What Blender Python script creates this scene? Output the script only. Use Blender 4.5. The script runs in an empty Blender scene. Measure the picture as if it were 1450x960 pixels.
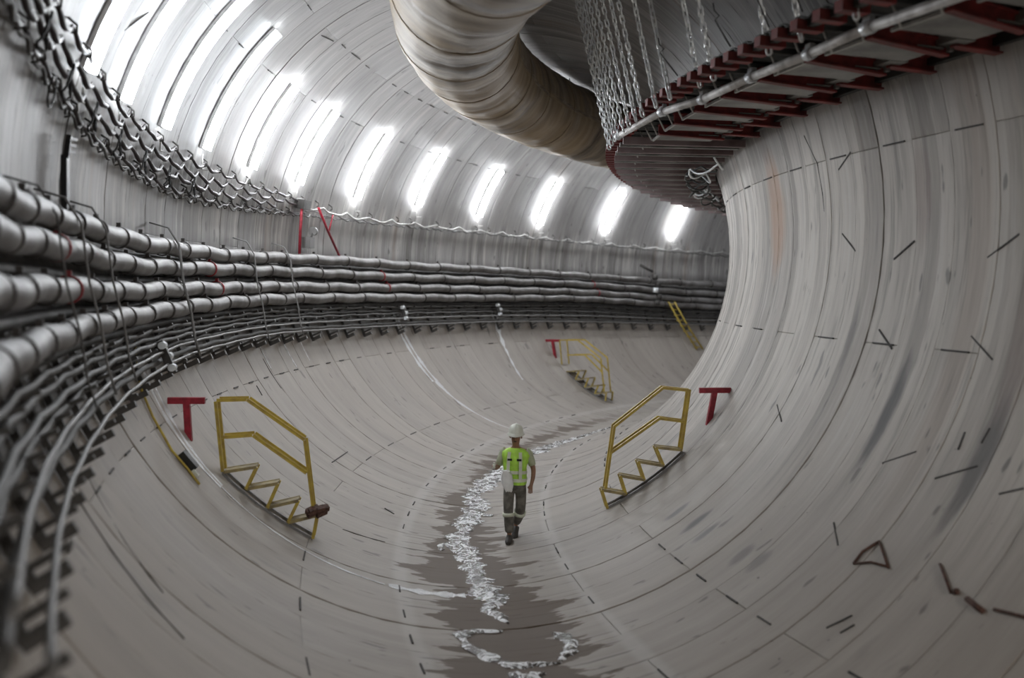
import bpy, bmesh, math, random
import numpy as np
from mathutils import Vector, Matrix, Quaternion
from math import sin, cos, pi, radians

C = bpy.context.scene.collection
sc = bpy.context.scene
R0 = 26.0767      # radius of the tunnel's centre line in plan (its axis is the world Z axis)
RT = 4.8          # inner radius of the lining
rnd = random.Random(7)

def P(l, z, ph):
    """l: metres towards the inside of the bend, z: metres above the tunnel centre, ph: angle round the bend"""
    q = R0 - l
    return Vector((-q*cos(ph), q*sin(ph), z + RT))
def T(th, ph, rad=RT):
    return P(rad*cos(th), rad*sin(th), ph)
def frame(ph):
    inner = Vector((cos(ph), -sin(ph), 0)); along = Vector((sin(ph), cos(ph), 0))
    return inner, along
def nrm(th, ph):      # into the tunnel
    i, a = frame(ph)
    return -(i*cos(th) + Vector((0, 0, 1))*sin(th))
def tan_th(th, ph):
    i, a = frame(ph)
    return -i*sin(th) + Vector((0, 0, 1))*cos(th)

# ------------------------------------------------------------------ camera
cam = bpy.data.cameras.new('camera'); camo = bpy.data.objects.new('camera', cam); C.objects.link(camo)
yaw, pitch, roll = 0.5701426, -0.0535118, 0.0276240
f = Vector((sin(yaw)*cos(pitch), cos(yaw)*cos(pitch), sin(pitch)))
r0 = Vector((cos(yaw), -sin(yaw), 0)); u0 = r0.cross(f)
rr = r0*cos(roll) + u0*sin(roll); uu = -r0*sin(roll) + u0*cos(roll)
m = Matrix((rr, uu, -f)).transposed().to_4x4(); m.translation = Vector((-30.33199, 0, 4.02887))
camo.matrix_world = m
cam.sensor_width = 36; cam.lens = 1376.411/1450*36; cam.shift_x = 8.6/1450; cam.shift_y = 1.0/1450
cam.clip_start = 0.1; cam.clip_end = 300
cam.dof.use_dof = True; cam.dof.focus_distance = 16.5; cam.dof.aperture_fstop = 0.62
sc.camera = camo

# ------------------------------------------------------------------ world, view
w = bpy.data.worlds.new('world'); sc.world = w; w.use_nodes = True
bg = w.node_tree.nodes['Background']; bg.inputs[0].default_value = (0.75, 0.8, 0.9, 1); bg.inputs[1].default_value = 0.35
sc.view_settings.view_transform = 'Standard'; sc.view_settings.look = 'None'
sc.view_settings.gamma = 1.0; sc.view_settings.use_curve_mapping = False
sc.view_settings.exposure = 0.60
sc.cycles.volume_bounces = 3
LAMP_E = 58.0
FILL_POWER = 240.0
HAZE = 0.020

# unseen fill light added behind the camera to brighten foreground and worker
def area(name, loc, target, size, size_y, power, col):
    L = bpy.data.lights.new(name, 'AREA'); L.shape = 'RECTANGLE'; L.size = size; L.size_y = size_y
    L.energy = power; L.color = col
    o = bpy.data.objects.new(name, L); C.objects.link(o); o.location = loc
    o.rotation_euler = (Vector(target) - Vector(loc)).to_track_quat('-Z', 'Y').to_euler()
    return o
area('fill_light', P(0.5, 2.6, -0.30), P(1.5, -1.5, 0.35), 2.4, 1.2, FILL_POWER, (1.0, 0.93, 0.85))

# ------------------------------------------------------------------ materials
class NB:
    def __init__(s, name):
        s.m = bpy.data.materials.new(name); s.m.use_nodes = True
        s.t = s.m.node_tree; s.n = s.t.nodes; s.l = s.t.links
        s.b = s.n['Principled BSDF']
    def node(s, typ, **kw):
        x = s.n.new(typ)
        for k, v in kw.items(): setattr(x, k, v)
        return x
    def link(s, a, b): s.l.new(a, b)
    def setin(s, sock, v):
        if hasattr(v, 'links') or isinstance(v, bpy.types.NodeSocket): s.link(v, sock)
        else: sock.default_value = v
    def math(s, op, a, b=None, c=None, clamp=False):
        x = s.node('ShaderNodeMath', operation=op); x.use_clamp = clamp
        s.setin(x.inputs[0], a)
        if b is not None: s.setin(x.inputs[1], b)
        if c is not None: s.setin(x.inputs[2], c)
        return x.outputs[0]
    def ramp(s, v, lo, hi, a=0.0, b=1.0):
        x = s.node('ShaderNodeMapRange'); x.interpolation_type = 'SMOOTHSTEP'
        s.setin(x.inputs[0], v); x.inputs[1].default_value = lo; x.inputs[2].default_value = hi
        x.inputs[3].default_value = a; x.inputs[4].default_value = b
        return x.outputs[0]
    def mix(s, fac, a, b):
        x = s.node('ShaderNodeMix', data_type='RGBA')
        s.setin(x.inputs[0], fac); s.setin(x.inputs[6], a); s.setin(x.inputs[7], b)
        return x.outputs[2]
    def noise(s, vec, scale, detail=3, rough=0.55, dist=0.0, dim='3D'):
        x = s.node('ShaderNodeTexNoise'); x.noise_dimensions = dim
        if vec is not None: s.link(vec, x.inputs['Vector'])
        x.inputs['Scale'].default_value = scale; x.inputs['Detail'].default_value = detail
        x.inputs['Roughness'].default_value = rough; x.inputs['Distortion'].default_value = dist
        return x.outputs['Fac']
    def xyz(s, x, y, z=0.0):
        c = s.node('ShaderNodeCombineXYZ'); s.setin(c.inputs[0], x); s.setin(c.inputs[1], y); s.setin(c.inputs[2], z)
        return c.outputs[0]
    def bump(s, h, strength=0.3, dist=0.02):
        b = s.node('ShaderNodeBump'); s.link(h, b.inputs['Height'])
        b.inputs['Strength'].default_value = strength; b.inputs['Distance'].default_value = dist
        s.link(b.outputs[0], s.b.inputs['Normal'])
def col(c): return (c[0], c[1], c[2], 1)
def simple(name, c, rough=0.5, metal=0.0, var=0.25, scale=6.0, dark=None, spec=0.5, bump=0.0):
    k = NB(name); tc = k.node('ShaderNodeTexCoord')
    nz = k.noise(tc.outputs['Object'], scale, 4)
    d = dark or tuple(x*(1-var) for x in c); hi = tuple(min(1, x*(1+var*0.6)) for x in c)
    k.link(k.mix(k.ramp(nz, 0.3, 0.7), col(d), col(hi)), k.b.inputs['Base Color'])
    k.b.inputs['Roughness'].default_value = rough; k.b.inputs['Metallic'].default_value = metal
    k.b.inputs['Specular IOR Level'].default_value = spec
    if bump: k.bump(k.noise(tc.outputs['Object'], scale*5, 3), bump)
    return k.m
def emission(name, c, e):
    k = NB(name); k.b.inputs['Base Color'].default_value = (0.8, 0.8, 0.8, 1)
    k.b.inputs['Emission Color'].default_value = col(c); k.b.inputs['Emission Strength'].default_value = e
    return k.m

def concrete(name):
    k = NB(name)
    MU = lambda a, b: k.math('MULTIPLY', a, b)
    AD = lambda a, b: k.math('ADD', a, b)
    SU = lambda a, b: k.math('SUBTRACT', a, b)
    g = k.node('ShaderNodeNewGeometry'); sp = k.node('ShaderNodeSeparateXYZ'); k.link(g.outputs['Position'], sp.inputs[0])
    x, y, z = sp.outputs
    ph = k.math('ARCTAN2', y, MU(x, -1.0))
    q = k.math('SQRT', AD(MU(x, x), MU(y, y)))
    lat = SU(R0, q); zz = SU(RT, z)
    tb = k.math('ARCTAN2', lat, zz)                 # 0 at the invert, + up the inner wall, - up the outer wall
    s = MU(ph, R0); t = MU(tb, RT)
    st = k.xyz(s, t, 0.0)
    # zones round the ring
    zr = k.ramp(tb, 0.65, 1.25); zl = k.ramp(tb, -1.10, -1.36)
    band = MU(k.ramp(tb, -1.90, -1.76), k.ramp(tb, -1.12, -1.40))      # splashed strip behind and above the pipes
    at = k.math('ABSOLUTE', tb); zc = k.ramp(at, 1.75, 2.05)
    soft = k.noise(k.xyz(s, MU(t, 0.25)), 0.55, 4, 0.6)
    streak = k.noise(k.xyz(s, MU(t, 0.07)), 3.2, 4, 0.65)
    fine = k.noise(k.xyz(s, MU(t, 0.12)), 13.0, 3, 0.6)
    ring = k.math('FLOOR', k.math('DIVIDE', AD(ph, -0.093), 0.031))
    wn = k.node('ShaderNodeTexWhiteNoise'); wn.noise_dimensions = '2D'; oi = k.node('ShaderNodeObjectInfo')
    k.link(k.xyz(ring, 3.0), wn.inputs['Vector']); rv = AD(MU(wn.outputs['Value'], 0.6), MU(oi.outputs['Random'], 0.4))
    pn = k.node('ShaderNodeTexWhiteNoise'); pn.noise_dimensions = '2D'; k.link(k.xyz(k.math('FLOOR', k.math('DIVIDE', s, 0.31)), 8.0), pn.inputs['Vector'])
    wallz = k.math('MAXIMUM', MU(zr, 0.8), band)
    v = AD(MU(soft, 0.48), MU(streak, 0.44))
    v = AD(v, MU(SU(rv, 0.5), AD(0.09, MU(wallz, 0.36))))
    v = AD(v, MU(MU(SU(pn.outputs['Value'], 0.5), 0.34), wallz))
    v = AD(v, MU(fine, 0.15))
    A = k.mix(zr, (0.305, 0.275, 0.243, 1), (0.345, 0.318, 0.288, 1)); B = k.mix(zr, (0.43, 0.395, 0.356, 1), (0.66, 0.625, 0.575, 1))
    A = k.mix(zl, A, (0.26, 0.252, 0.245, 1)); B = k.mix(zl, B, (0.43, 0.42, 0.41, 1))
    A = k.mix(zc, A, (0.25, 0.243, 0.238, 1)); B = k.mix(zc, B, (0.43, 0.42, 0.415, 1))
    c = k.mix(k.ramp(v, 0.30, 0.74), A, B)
    # limescale and damp streaks
    hs = k.noise(k.xyz(s, MU(t, 0.045)), 7.0, 4, 0.7)
    msk = k.math('MAXIMUM', k.math('MAXIMUM', MU(zr, 0.75), band), MU(zc, 0.45))
    c = k.mix(MU(MU(k.ramp(hs, 0.48, 0.33), msk), 0.62), c, (0.13, 0.12, 0.105, 1))
    c = k.mix(MU(MU(k.ramp(hs, 0.53, 0.66), msk), 0.62), c, (0.68, 0.665, 0.63, 1))
    # darker wall behind the pipes and racks
    back_dark = MU(k.ramp(tb, -1.60, -1.52), k.ramp(tb, -1.12, -1.16))
    c = k.mix(MU(back_dark, 0.65), c, (0.12, 0.115, 0.11, 1))
    rs = k.noise(k.xyz(AD(s, 31.0), MU(t, 0.03)), 1.6, 2, 0.5)
    c = k.mix(MU(MU(k.ramp(rs, 0.58, 0.70), msk), 0.34), c, (0.37, 0.27, 0.20, 1))
    # scattered scuffs and pock marks, drawn out round the ring
    sc1 = k.noise(k.xyz(s, MU(t, 0.30)), 5.5, 2, 0.5)
    c = k.mix(MU(k.ramp(sc1, 0.665, 0.72), 0.6), c, (0.10, 0.095, 0.09, 1))
    sc2 = k.noise(k.xyz(AD(s, 9.0), t), 9.0, 1, 0.5)
    c = k.mix(MU(k.ramp(sc2, 0.78, 0.82), 0.7), c, (0.08, 0.075, 0.07, 1))
    sc3 = k.noise(k.xyz(AD(s, 19.0), MU(t, 0.22)), 2.6, 3, 0.6)
    c = k.mix(MU(k.ramp(sc3, 0.62, 0.74), 0.30), c, (0.15, 0.145, 0.14, 1))
    ro = AD(AD(k.ramp(zl, 0.0, 1.0, 0.55, 0.52), MU(zc, -0.10)), MU(SU(soft, 0.5), 0.3))
    hsrc = AD(MU(streak, 0.8), MU(fine, 0.35))
    wob = MU(SU(k.noise(st, 0.9, 3), 0.5), 0.05)
    for centre, wd in ((-0.212, 0.022), (0.272, 0.020)):      # pale lines along the invert
        d = k.math('ABSOLUTE', SU(AD(tb, MU(wob, 0.2)), centre))
        c = k.mix(MU(k.ramp(d, wd*1.5, wd*0.4), 0.38), c, (0.52, 0.51, 0.49, 1))
    inv = MU(k.ramp(tb, -0.225, -0.195), k.ramp(tb, 0.275, 0.25))
    rib = k.math('PINGPONG', AD(ph, MU(wob, 0.06)), 0.0062)
    line = MU(MU(k.ramp(rib, 0.0011, 0.0003), inv), k.ramp(k.noise(st, 0.8, 2), 0.42, 0.6))
    c = k.mix(MU(line, 0.6), c, (0.09, 0.085, 0.08, 1))
    mudn = k.noise(k.xyz(MU(s, 2.6), MU(t, 0.6)), 1.0, 5, 0.62)
    wid = k.ramp(ph, 0.38, 0.70, 0.165, 0.060)
    dm = k.math('ABSOLUTE', AD(tb, k.ramp(ph, 0.34, 0.60, -0.025, 0.045)))
    mud = k.ramp(SU(AD(wid, MU(SU(mudn, 0.53), 0.48)), dm), -0.006, 0.010)
    mud = MU(mud, k.ramp(ph, 1.3, 1.0))
    c = k.mix(MU(mud, 0.85), c, (0.118, 0.088, 0.065, 1))
    ro = AD(ro, MU(mud, 0.12))
    # rubbed dark smudges and rust stains
    for th0, p0, a, b, kk, cc_ in ((-0.933, 0.448, 0.050, 0.0035, .75, 0), (-0.927, 0.418, 0.060, 0.0045, .85, 0), (-0.935, 0.398, 0.050, 0.0035, .7, 0),
                              (-0.932, 0.353, 0.045, 0.0045, .5, 0), (-0.924, 0.337, 0.045, 0.0045, .45, 0), (-0.45, 0.327, 0.17, 0.0050, .85, 0),
                              (-0.52, 0.253, 0.17, 0.0065, .7, 0), (-0.27, 0.388, 0.10, 0.0035, .45, 0), (-0.80, 0.585, 0.14, 0.006, .35, 0),
                              (0.10, 0.530, 0.22, 0.020, .75, 1), (0.10, 0.335, 0.14, 0.008, .35, 2), (-.15, .25, .3, .012, .3, 2)):
        e1 = k.math('DIVIDE', SU(tb, th0 + pi/2), a); e2 = k.math('DIVIDE', SU(ph, p0), b)
        d2 = AD(AD(MU(e1, e1), MU(e2, e2)), MU(SU(fine if not cc_ else streak, 0.5), 1.2 if not cc_ else 2.2))
        c = k.mix(k.ramp(d2, 1.3, 0.1, 0.0, kk), c, ((0.09, 0.09, 0.095, 1), (0.42, 0.25, 0.15, 1), (0.28, 0.19, 0.17, 1))[cc_])
    k.link(c, k.b.inputs['Base Color']); k.link(ro, k.b.inputs['Roughness'])
    k.b.inputs['Specular IOR Level'].default_value = 0.34
    k.bump(hsrc, 0.20, 0.03)
    return k.m

M = {}
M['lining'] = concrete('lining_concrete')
M['joint'] = simple('joint_mortar', (0.10, 0.095, 0.09), 0.8)
M['gasket'] = simple('dark_gasket', (0.045, 0.040, 0.036), 0.7)
M['pipe'] = simple('galvanised_pipe', (0.21, 0.205, 0.20), 0.5, 0.1, 0.35, 2.0, dark=(0.11, 0.10, 0.095), bump=0.06)
M['band'] = simple('dark_band', (0.055, 0.048, 0.045), 0.55)
M['redband'] = simple('red_band', (0.30, 0.025, 0.03), 0.5)
M['cable'] = simple('dusty_cable', (0.10, 0.097, 0.092), 0.6, 0, 0.4, 3.0)
M['cable2'] = simple('grey_cable', (0.22, 0.215, 0.21), 0.5, 0, 0.3, 2.0)
M['cable3'] = simple('brown_grey_cable', (0.06, 0.048, 0.05), 0.5, 0, 0.4, 2.0)
M['steel'] = simple('dull_steel', (0.095, 0.09, 0.085), 0.5, 0.5, 0.35, 4.0)
M['lightsteel'] = simple('zinc_steel', (0.86, 0.90, 0.95), 0.25, 0.25, 0.2, 5.0)
M['railtube'] = simple('scaffold_tube', (0.60, 0.585, 0.57), 0.5, 0.1, 0.35, 5.0, dark=(0.38, 0.36, 0.34))
M['yellow'] = simple('yellow_paint', (0.50, 0.38, 0.06), 0.45, 0, 0.3, 9.0, dark=(0.42, 0.30, 0.07))
M['tread'] = simple('dusty_yellow_tread', (0.36, 0.29, 0.13), 0.6, 0, 0.4, 7.0, dark=(0.22, 0.18, 0.10))
M['redT'] = simple('red_paint', (0.33, 0.018, 0.035), 0.5, 0, 0.3, 12.0)
M['redbeam'] = simple('oxide_red_beam', (0.26, 0.040, 0.036), 0.55, 0, 0.45, 3.0, dark=(0.11, 0.025, 0.025))
M['farbeam'] = simple('dusty_grey_beam', (0.26, 0.21, 0.21), 0.55, 0.1, 0.5, 1.2, dark=(0.16, 0.10, 0.10))
M['deck'] = simple('shade_dark_plate', (0.06, 0.063, 0.06), 0.5, 0.3, 0.5, 1.6, dark=(0.03, 0.032, 0.03))  # dark tone carries the low light under the platform
M['plate'] = simple('grey_tray_plate', (0.30, 0.30, 0.285), 0.42, 0.2, 0.4, 2.5, dark=(0.17, 0.17, 0.16))
M['edge'] = simple('bright_edge_angle', (0.62, 0.62, 0.60), 0.4, 0.3, 0.2, 6.0)
M['lampbody'] = simple('lamp_housing', (0.7, 0.7, 0.7), 0.4)
M['lamp'] = emission('lamp_diffuser', (0.93, 0.96, 1.0), LAMP_E)
M['lamp_dim'] = emission('dimmed_lamp_diffuser', (0.90, 0.95, 1.0), LAMP_E*0.30)  # emission cut so the crowded near lamps do not blow out
M['rust'] = simple('rusty_bar', (0.11, 0.055, 0.04), 0.8, 0, 0.5, 20.0)
M['black'] = simple('black_rubber', (0.02, 0.02, 0.02), 0.5)

k = NB('fabric_duct'); tc = k.node('ShaderNodeTexCoord')     # grimy woven plastic duct, UV: x along, y around
uv = k.node('ShaderNodeUVMap'); su = k.node('ShaderNodeSeparateXYZ'); k.link(uv.outputs[0], su.inputs[0])
n1 = k.noise(k.xyz(k.math('MULTIPLY', su.outputs[0], 1.0), k.math('MULTIPLY', su.outputs[1], 0.25)), 2.2, 5, 0.65)
n2 = k.noise(k.xyz(su.outputs[0], k.math('MULTIPLY', su.outputs[1], 0.5)), 0.6, 3)
cc = k.mix(k.ramp(n1, 0.36, 0.66), (0.15, 0.120, 0.090, 1), (0.37, 0.305, 0.225, 1))
cc = k.mix(k.math('MULTIPLY', k.ramp(n2, 0.42, 0.62), 0.45), cc, (0.42, 0.29, 0.14, 1))
k.link(cc, k.b.inputs['Base Color']); k.b.inputs['Roughness'].default_value = 0.55; k.b.inputs['Specular IOR Level'].default_value = 0.28
k.bump(n1, 0.22, 0.04); M['duct'] = k.m

k = NB('muddy_water'); g = k.node('ShaderNodeNewGeometry')
n1 = k.noise(g.outputs['Position'], 5.0, 5, 0.7, 0.6); n2 = k.noise(g.outputs['Position'], 19.0, 3, 0.6, 1.0)
fo = k.noise(g.outputs['Position'], 5.5, 5, 0.72, 1.5)
foam_glint = k.ramp(fo, 0.505, 0.535)  # white patches serve as foam and as lamp glints painted in
k.link(k.mix(foam_glint, (0.06, 0.052, 0.045, 1), (0.92, 0.94, 0.96, 1)), k.b.inputs['Base Color'])
k.link(k.math('ADD', 0.06, k.math('MULTIPLY', foam_glint, 0.25)), k.b.inputs['Roughness'])
k.b.inputs['Specular IOR Level'].default_value = 0.9; k.b.inputs['IOR'].default_value = 1.4
k.bump(k.math('ADD', n1, k.math('MULTIPLY', n2, 0.3)), 0.6, 0.05); M['water'] = k.m
k = NB('wet_film'); g = k.node('ShaderNodeNewGeometry')
n1 = k.noise(g.outputs['Position'], 14.0, 4, 0.7)
k.link(k.mix(k.ramp(n1, 0.22, 0.38), (0.30, 0.29, 0.285, 1), (0.93, 0.95, 0.97, 1)), k.b.inputs['Base Color'])
k.b.inputs['Roughness'].default_value = 0.15; k.b.inputs['Specular IOR Level'].default_value = 1.0
k.bump(n1, 0.8, 0.05); M['film'] = k.m

# worker
M['skin'] = simple('skin', (0.30, 0.16, 0.10), 0.5, 0, 0.12, 8.0)
M['vest'] = simple('hi_vis_vest', (0.50, 0.85, 0.10), 0.6, 0, 0.2, 8.0)
M['reflect'] = simple('reflective_tape', (0.72, 0.76, 0.62), 0.35, 0.1, 0.1, 8.0)
M['trouser'] = simple('grey_brown_trousers', (0.16, 0.15, 0.13), 0.8, 0, 0.5, 9.0)
M['boot'] = simple('dark_boot', (0.045, 0.04, 0.036), 0.6)
M['helmet'] = simple('white_helmet', (0.72, 0.74, 0.66), 0.3, 0, 0.06, 3.0)
M['white'] = simple('white_cloth', (0.93, 0.94, 0.93), 0.6, 0, 0.08, 9.0)
M['shirt'] = simple('light_grey_shirt', (0.52, 0.56, 0.40), 0.8, 0, 0.15, 9.0)
M['dark'] = simple('dark_detail', (0.02, 0.018, 0.016), 0.5)

# ------------------------------------------------------------------ mesh helpers
class MB:
    def __init__(s): s.v = []; s.f = []; s.sm = []; s.uv = None
    def add(s, vs, fs, smooth=False):
        o = len(s.v); s.v += [tuple(v) for v in vs]
        s.f += [tuple(i+o for i in f) for f in fs]; s.sm += [smooth]*len(fs)
    def box(s, c, ax, ay, az, hx, hy, hz):
        c = Vector(c); ax = Vector(ax).normalized()*hx; ay = Vector(ay).normalized()*hy; az = Vector(az).normalized()*hz
        vs = [c + ax*i + ay*j + az*k_ for i in (-1, 1) for j in (-1, 1) for k_ in (-1, 1)]
        s.add(vs, [(0,1,3,2),(4,6,7,5),(0,4,5,1),(2,3,7,6),(0,2,6,4),(1,5,7,3)])
    def bar(s, a, b, w_, h_, up=(0,0,1)):
        a = Vector(a); b = Vector(b); d = (b-a); L = d.length; d.normalize()
        up = Vector(up); sx = d.cross(up)
        if sx.length < 1e-4: sx = d.cross(Vector((1,0,0)))
        sx.normalize(); uz = sx.cross(d)
        s.box((a+b)/2, d, sx, uz, L/2, w_/2, h_/2)
    def tube(s, pts, r, n=8, cap=True, smooth=True, closed=False):
        pts = [Vector(p) for p in pts]; N = len(pts); rs = r if hasattr(r, '__len__') else [r]*N
        o = len(s.v); prev = None
        for i, p in enumerate(pts):
            if closed: d = pts[(i+1) % N] - pts[i-1]
            else: d = pts[min(i+1, N-1)] - pts[max(i-1, 0)]
            d.normalize()
            if prev is None:
                a = d.cross(Vector((0,0,1)));
                if a.length < 1e-3: a = d.cross(Vector((1,0,0)))
            else: a = prev - d*prev.dot(d)
            a.normalize(); prev = a; b = d.cross(a)
            for j in range(n):
                t = 2*pi*j/n; s.v.append(tuple(p + (a*cos(t) + b*sin(t))*rs[i]))
        for i in range(N if closed else N-1):
            for j in range(n):
                i2 = (i+1) % N
                s.f.append((o+i*n+j, o+i*n+(j+1) % n, o+i2*n+(j+1) % n, o+i2*n+j)); s.sm.append(smooth)
        if cap and not closed:
            s.f.append(tuple(o+j for j in reversed(range(n)))); s.sm.append(False)
            s.f.append(tuple(o+(N-1)*n+j for j in range(n))); s.sm.append(False)
    def mesh(s, name, mat):
        me = bpy.data.meshes.new(name); me.from_pydata(s.v, [], s.f)
        me.polygons.foreach_set('use_smooth', s.sm)
        if s.uv is not None:
            lay = me.uv_layers.new(name='UVMap')
            idx = np.empty(len(me.loops), dtype=np.int32); me.loops.foreach_get('vertex_index', idx)
            lay.data.foreach_set('uv', np.array(s.uv, dtype=np.float32)[idx].ravel())
        me.materials.append(mat); me.update()
        return me
    def build(s, name, mat, parent=None):
        return link(name, s.mesh(name, mat), parent)
def link(name, me, parent=None):
    o = bpy.data.objects.new(name, me); C.objects.link(o)
    if parent: o.parent = parent; o.matrix_parent_inverse = parent_inv(parent)
    return o
def parent_inv(p):
    mw = Matrix.Identity(4); q = p; chain = []
    while q: chain.append(q); q = q.parent
    for q in reversed(chain):
        mw = mw @ (q.matrix_parent_inverse if q.parent else Matrix.Identity(4)) @ q.matrix_basis
    return mw.inverted()
def recenter(o, p):
    """move a mesh object's origin to world point p (object unparented or parent at identity)"""
    p = Vector(p); o.data.transform(Matrix.Translation(-p)); o.location = p
    return o
def tag(o, label, cat, group=None):
    o['label'] = label; o['category'] = cat
    if group: o['group'] = group
    return o
def empty(name, loc, label, cat, group=None):
    o = bpy.data.objects.new(name, None); o.empty_display_size = 0.2; C.objects.link(o); o.location = loc
    return tag(o, label, cat, group)
def thing(name, mb, mat, base, label, cat, group=None):
    o = mb.build(name, mat); recenter(o, base)
    return tag(o, label, cat, group)
def interp(tab, ph):
    return float(np.interp(ph, [a for a, b in tab], [b for a, b in tab]))
def smooth_tab(pts, w_=0.07):
    xs = np.array([b for a, b in pts]); ys = np.array([a for a, b in pts]); o = np.argsort(xs); xs, ys = xs[o], ys[o]
    g = np.linspace(-0.2, 2.0, 111); raw = np.interp(g, xs, ys)
    out = []
    for x in g:
        k_ = np.exp(-0.5*((g-x)/w_)**2); out.append((x, float((raw*k_).sum()/k_.sum())))
    return out

# ------------------------------------------------------------------ tunnel lining
PITCH = 0.031; PH0, PH1 = 0.093, 1.80
def zone_of(th):
    th = (th + pi) % (2*pi) - pi
    if -2.40 < th < -0.72: return 'floor'
    if -0.72 <= th < 0.95: return 'right'
    if 0.95 <= th < 2.15: return 'ceiling'
    return 'left'
parents = {}
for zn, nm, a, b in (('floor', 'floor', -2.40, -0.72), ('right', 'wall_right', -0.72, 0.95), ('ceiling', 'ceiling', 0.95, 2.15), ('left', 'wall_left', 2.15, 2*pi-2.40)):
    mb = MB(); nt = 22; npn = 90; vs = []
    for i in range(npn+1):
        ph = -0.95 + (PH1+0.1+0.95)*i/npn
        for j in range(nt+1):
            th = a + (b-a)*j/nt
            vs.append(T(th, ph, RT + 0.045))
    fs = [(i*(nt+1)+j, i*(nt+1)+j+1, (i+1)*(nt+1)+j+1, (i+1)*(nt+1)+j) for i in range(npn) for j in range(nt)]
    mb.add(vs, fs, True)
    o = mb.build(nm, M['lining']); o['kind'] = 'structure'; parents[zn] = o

def seg_mesh(t0, t1, off, zn):
    mb = MB(); n = max(6, int((t1-t0)/0.085)); gap = 0.0022; ch = 0.009
    t0 += gap/RT; t1 -= gap/RT; h = PITCH/2
    rr_ = RT + off
    def row(dph, rad, a, b): return [T(a + (b-a)*j/n, dph, rad) for j in range(n+1)]
    g = gap/R0; c1 = ch/R0; ct = ch/RT
    inner = [row(x, rr_, t0+ct, t1-ct) for x in (-h+g+c1, 0, h-g-c1)]
    outl = row(-h+g, rr_+0.005, t0, t1); outr = row(h-g, rr_+0.005, t0, t1)
    vs = sum(inner, []); q = n+1
    fs = [(i*q+j, i*q+j+1, (i+1)*q+j+1, (i+1)*q+j) for i in range(2) for j in range(n)]
    mb.add(vs, fs, True)
    for A_, B_ in ((outl, inner[0]), (inner[2], outr)):
        mb.add(A_+B_, [(j, j+1, q+j+1, q+j) for j in range(n)], True)
    bl = row(-h+g, rr_+0.06, t0, t1); br = row(h-g, rr_+0.06, t0, t1)
    mb.add(bl+outl, [(j, j+1, q+j+1, q+j) for j in range(n)], True)
    mb.add(outr+br, [(j, j+1, q+j+1, q+j) for j in range(n)], True)
    for e, flip in ((0, 0), (n, 1)):
        mb.add([outl[e], inner[0][e], inner[1][e], inner[2][e], outr[e]], [(0, 1, 2, 3, 4)])
        mb.add([bl[e], outl[e], outr[e], br[e]], [(0, 1, 2, 3)])
    return mb.mesh('lining_segment', M['lining'])
JA = [-2.06, -1.045, 0.23, 1.25, 2.22, 3.17]; JB = [-2.57, -1.30, -0.28, 0.60, 1.45, 2.48]
cache = {}
nr = int((PH1-PH0)/PITCH)
for i in range(nr):
    ph = PH0 + PITCH*(i+0.5); J = JA if i % 2 else JB
    var = rnd.randrange(3)
    for j in range(6):
        t0 = J[j]; t1 = J[j+1] if j < 5 else J[0]+2*pi
        zn = zone_of((t0+t1)/2); key = (i % 2, j, var)
        if key not in cache: cache[key] = seg_mesh(t0, t1, (0.0, 0.006, -0.005)[var], zn)
        o = bpy.data.objects.new('lining_segment', cache[key]); C.objects.link(o)
        o.parent = parents[zn]; o.rotation_euler = (0, 0, -ph)
# dark packing strips showing in the joints
def strip_mesh(th, hw, hl):
    mb = MB(); ph = 0; i_, a_ = frame(0)
    mb.box(T(th, 0, RT-0.004), a_, tan_th(th, 0), nrm(th, 0), hl, hw, 0.012)
    return mb.mesh('joint_strip', M['gasket'])
rows = [(0.23, 2), (-0.28, 2), (-1.045, 1), (-1.30, 1), (-1.79, 1), (-2.06, 2), (-2.57, 1), (2.482, 1), (2.22, 1)]
for th, step in rows:
    me = strip_mesh(th, 0.009, 0.13 if step == 1 else 0.21)
    for i in range(4, nr):
        ph = PH0 + PITCH*(i+0.5)
        if ph > 1.15 or (step == 2 and i % 2): continue
        if rnd.random() < 0.33 and th not in (0.23,): continue
        o = bpy.data.objects.new('joint_strip', me); C.objects.link(o); o.parent = parents[zone_of(th)]
        o.rotation_euler = (0, 0, -ph + rnd.uniform(-.003, .003))
def slash(a, b, w_=0.009, mat='gasket', nm='rod_mark'):
    n = max(1, int(abs(b[0]-a[0])/.04)); mb = MB()
    for i in range(n):
        u, v = i/n, (i+1)/n
        pa = T(a[0]+(b[0]-a[0])*u, a[1]+(b[1]-a[1])*u, RT-.003); pb = T(a[0]+(b[0]-a[0])*v, a[1]+(b[1]-a[1])*v, RT-.003)
        mb.bar(pa, pb, w_*2, 0.014, nrm((a[0]+b[0])/2, (a[1]+b[1])/2))
    mb.build(nm, M[mat], parents[zone_of((a[0]+b[0])/2)])
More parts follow.
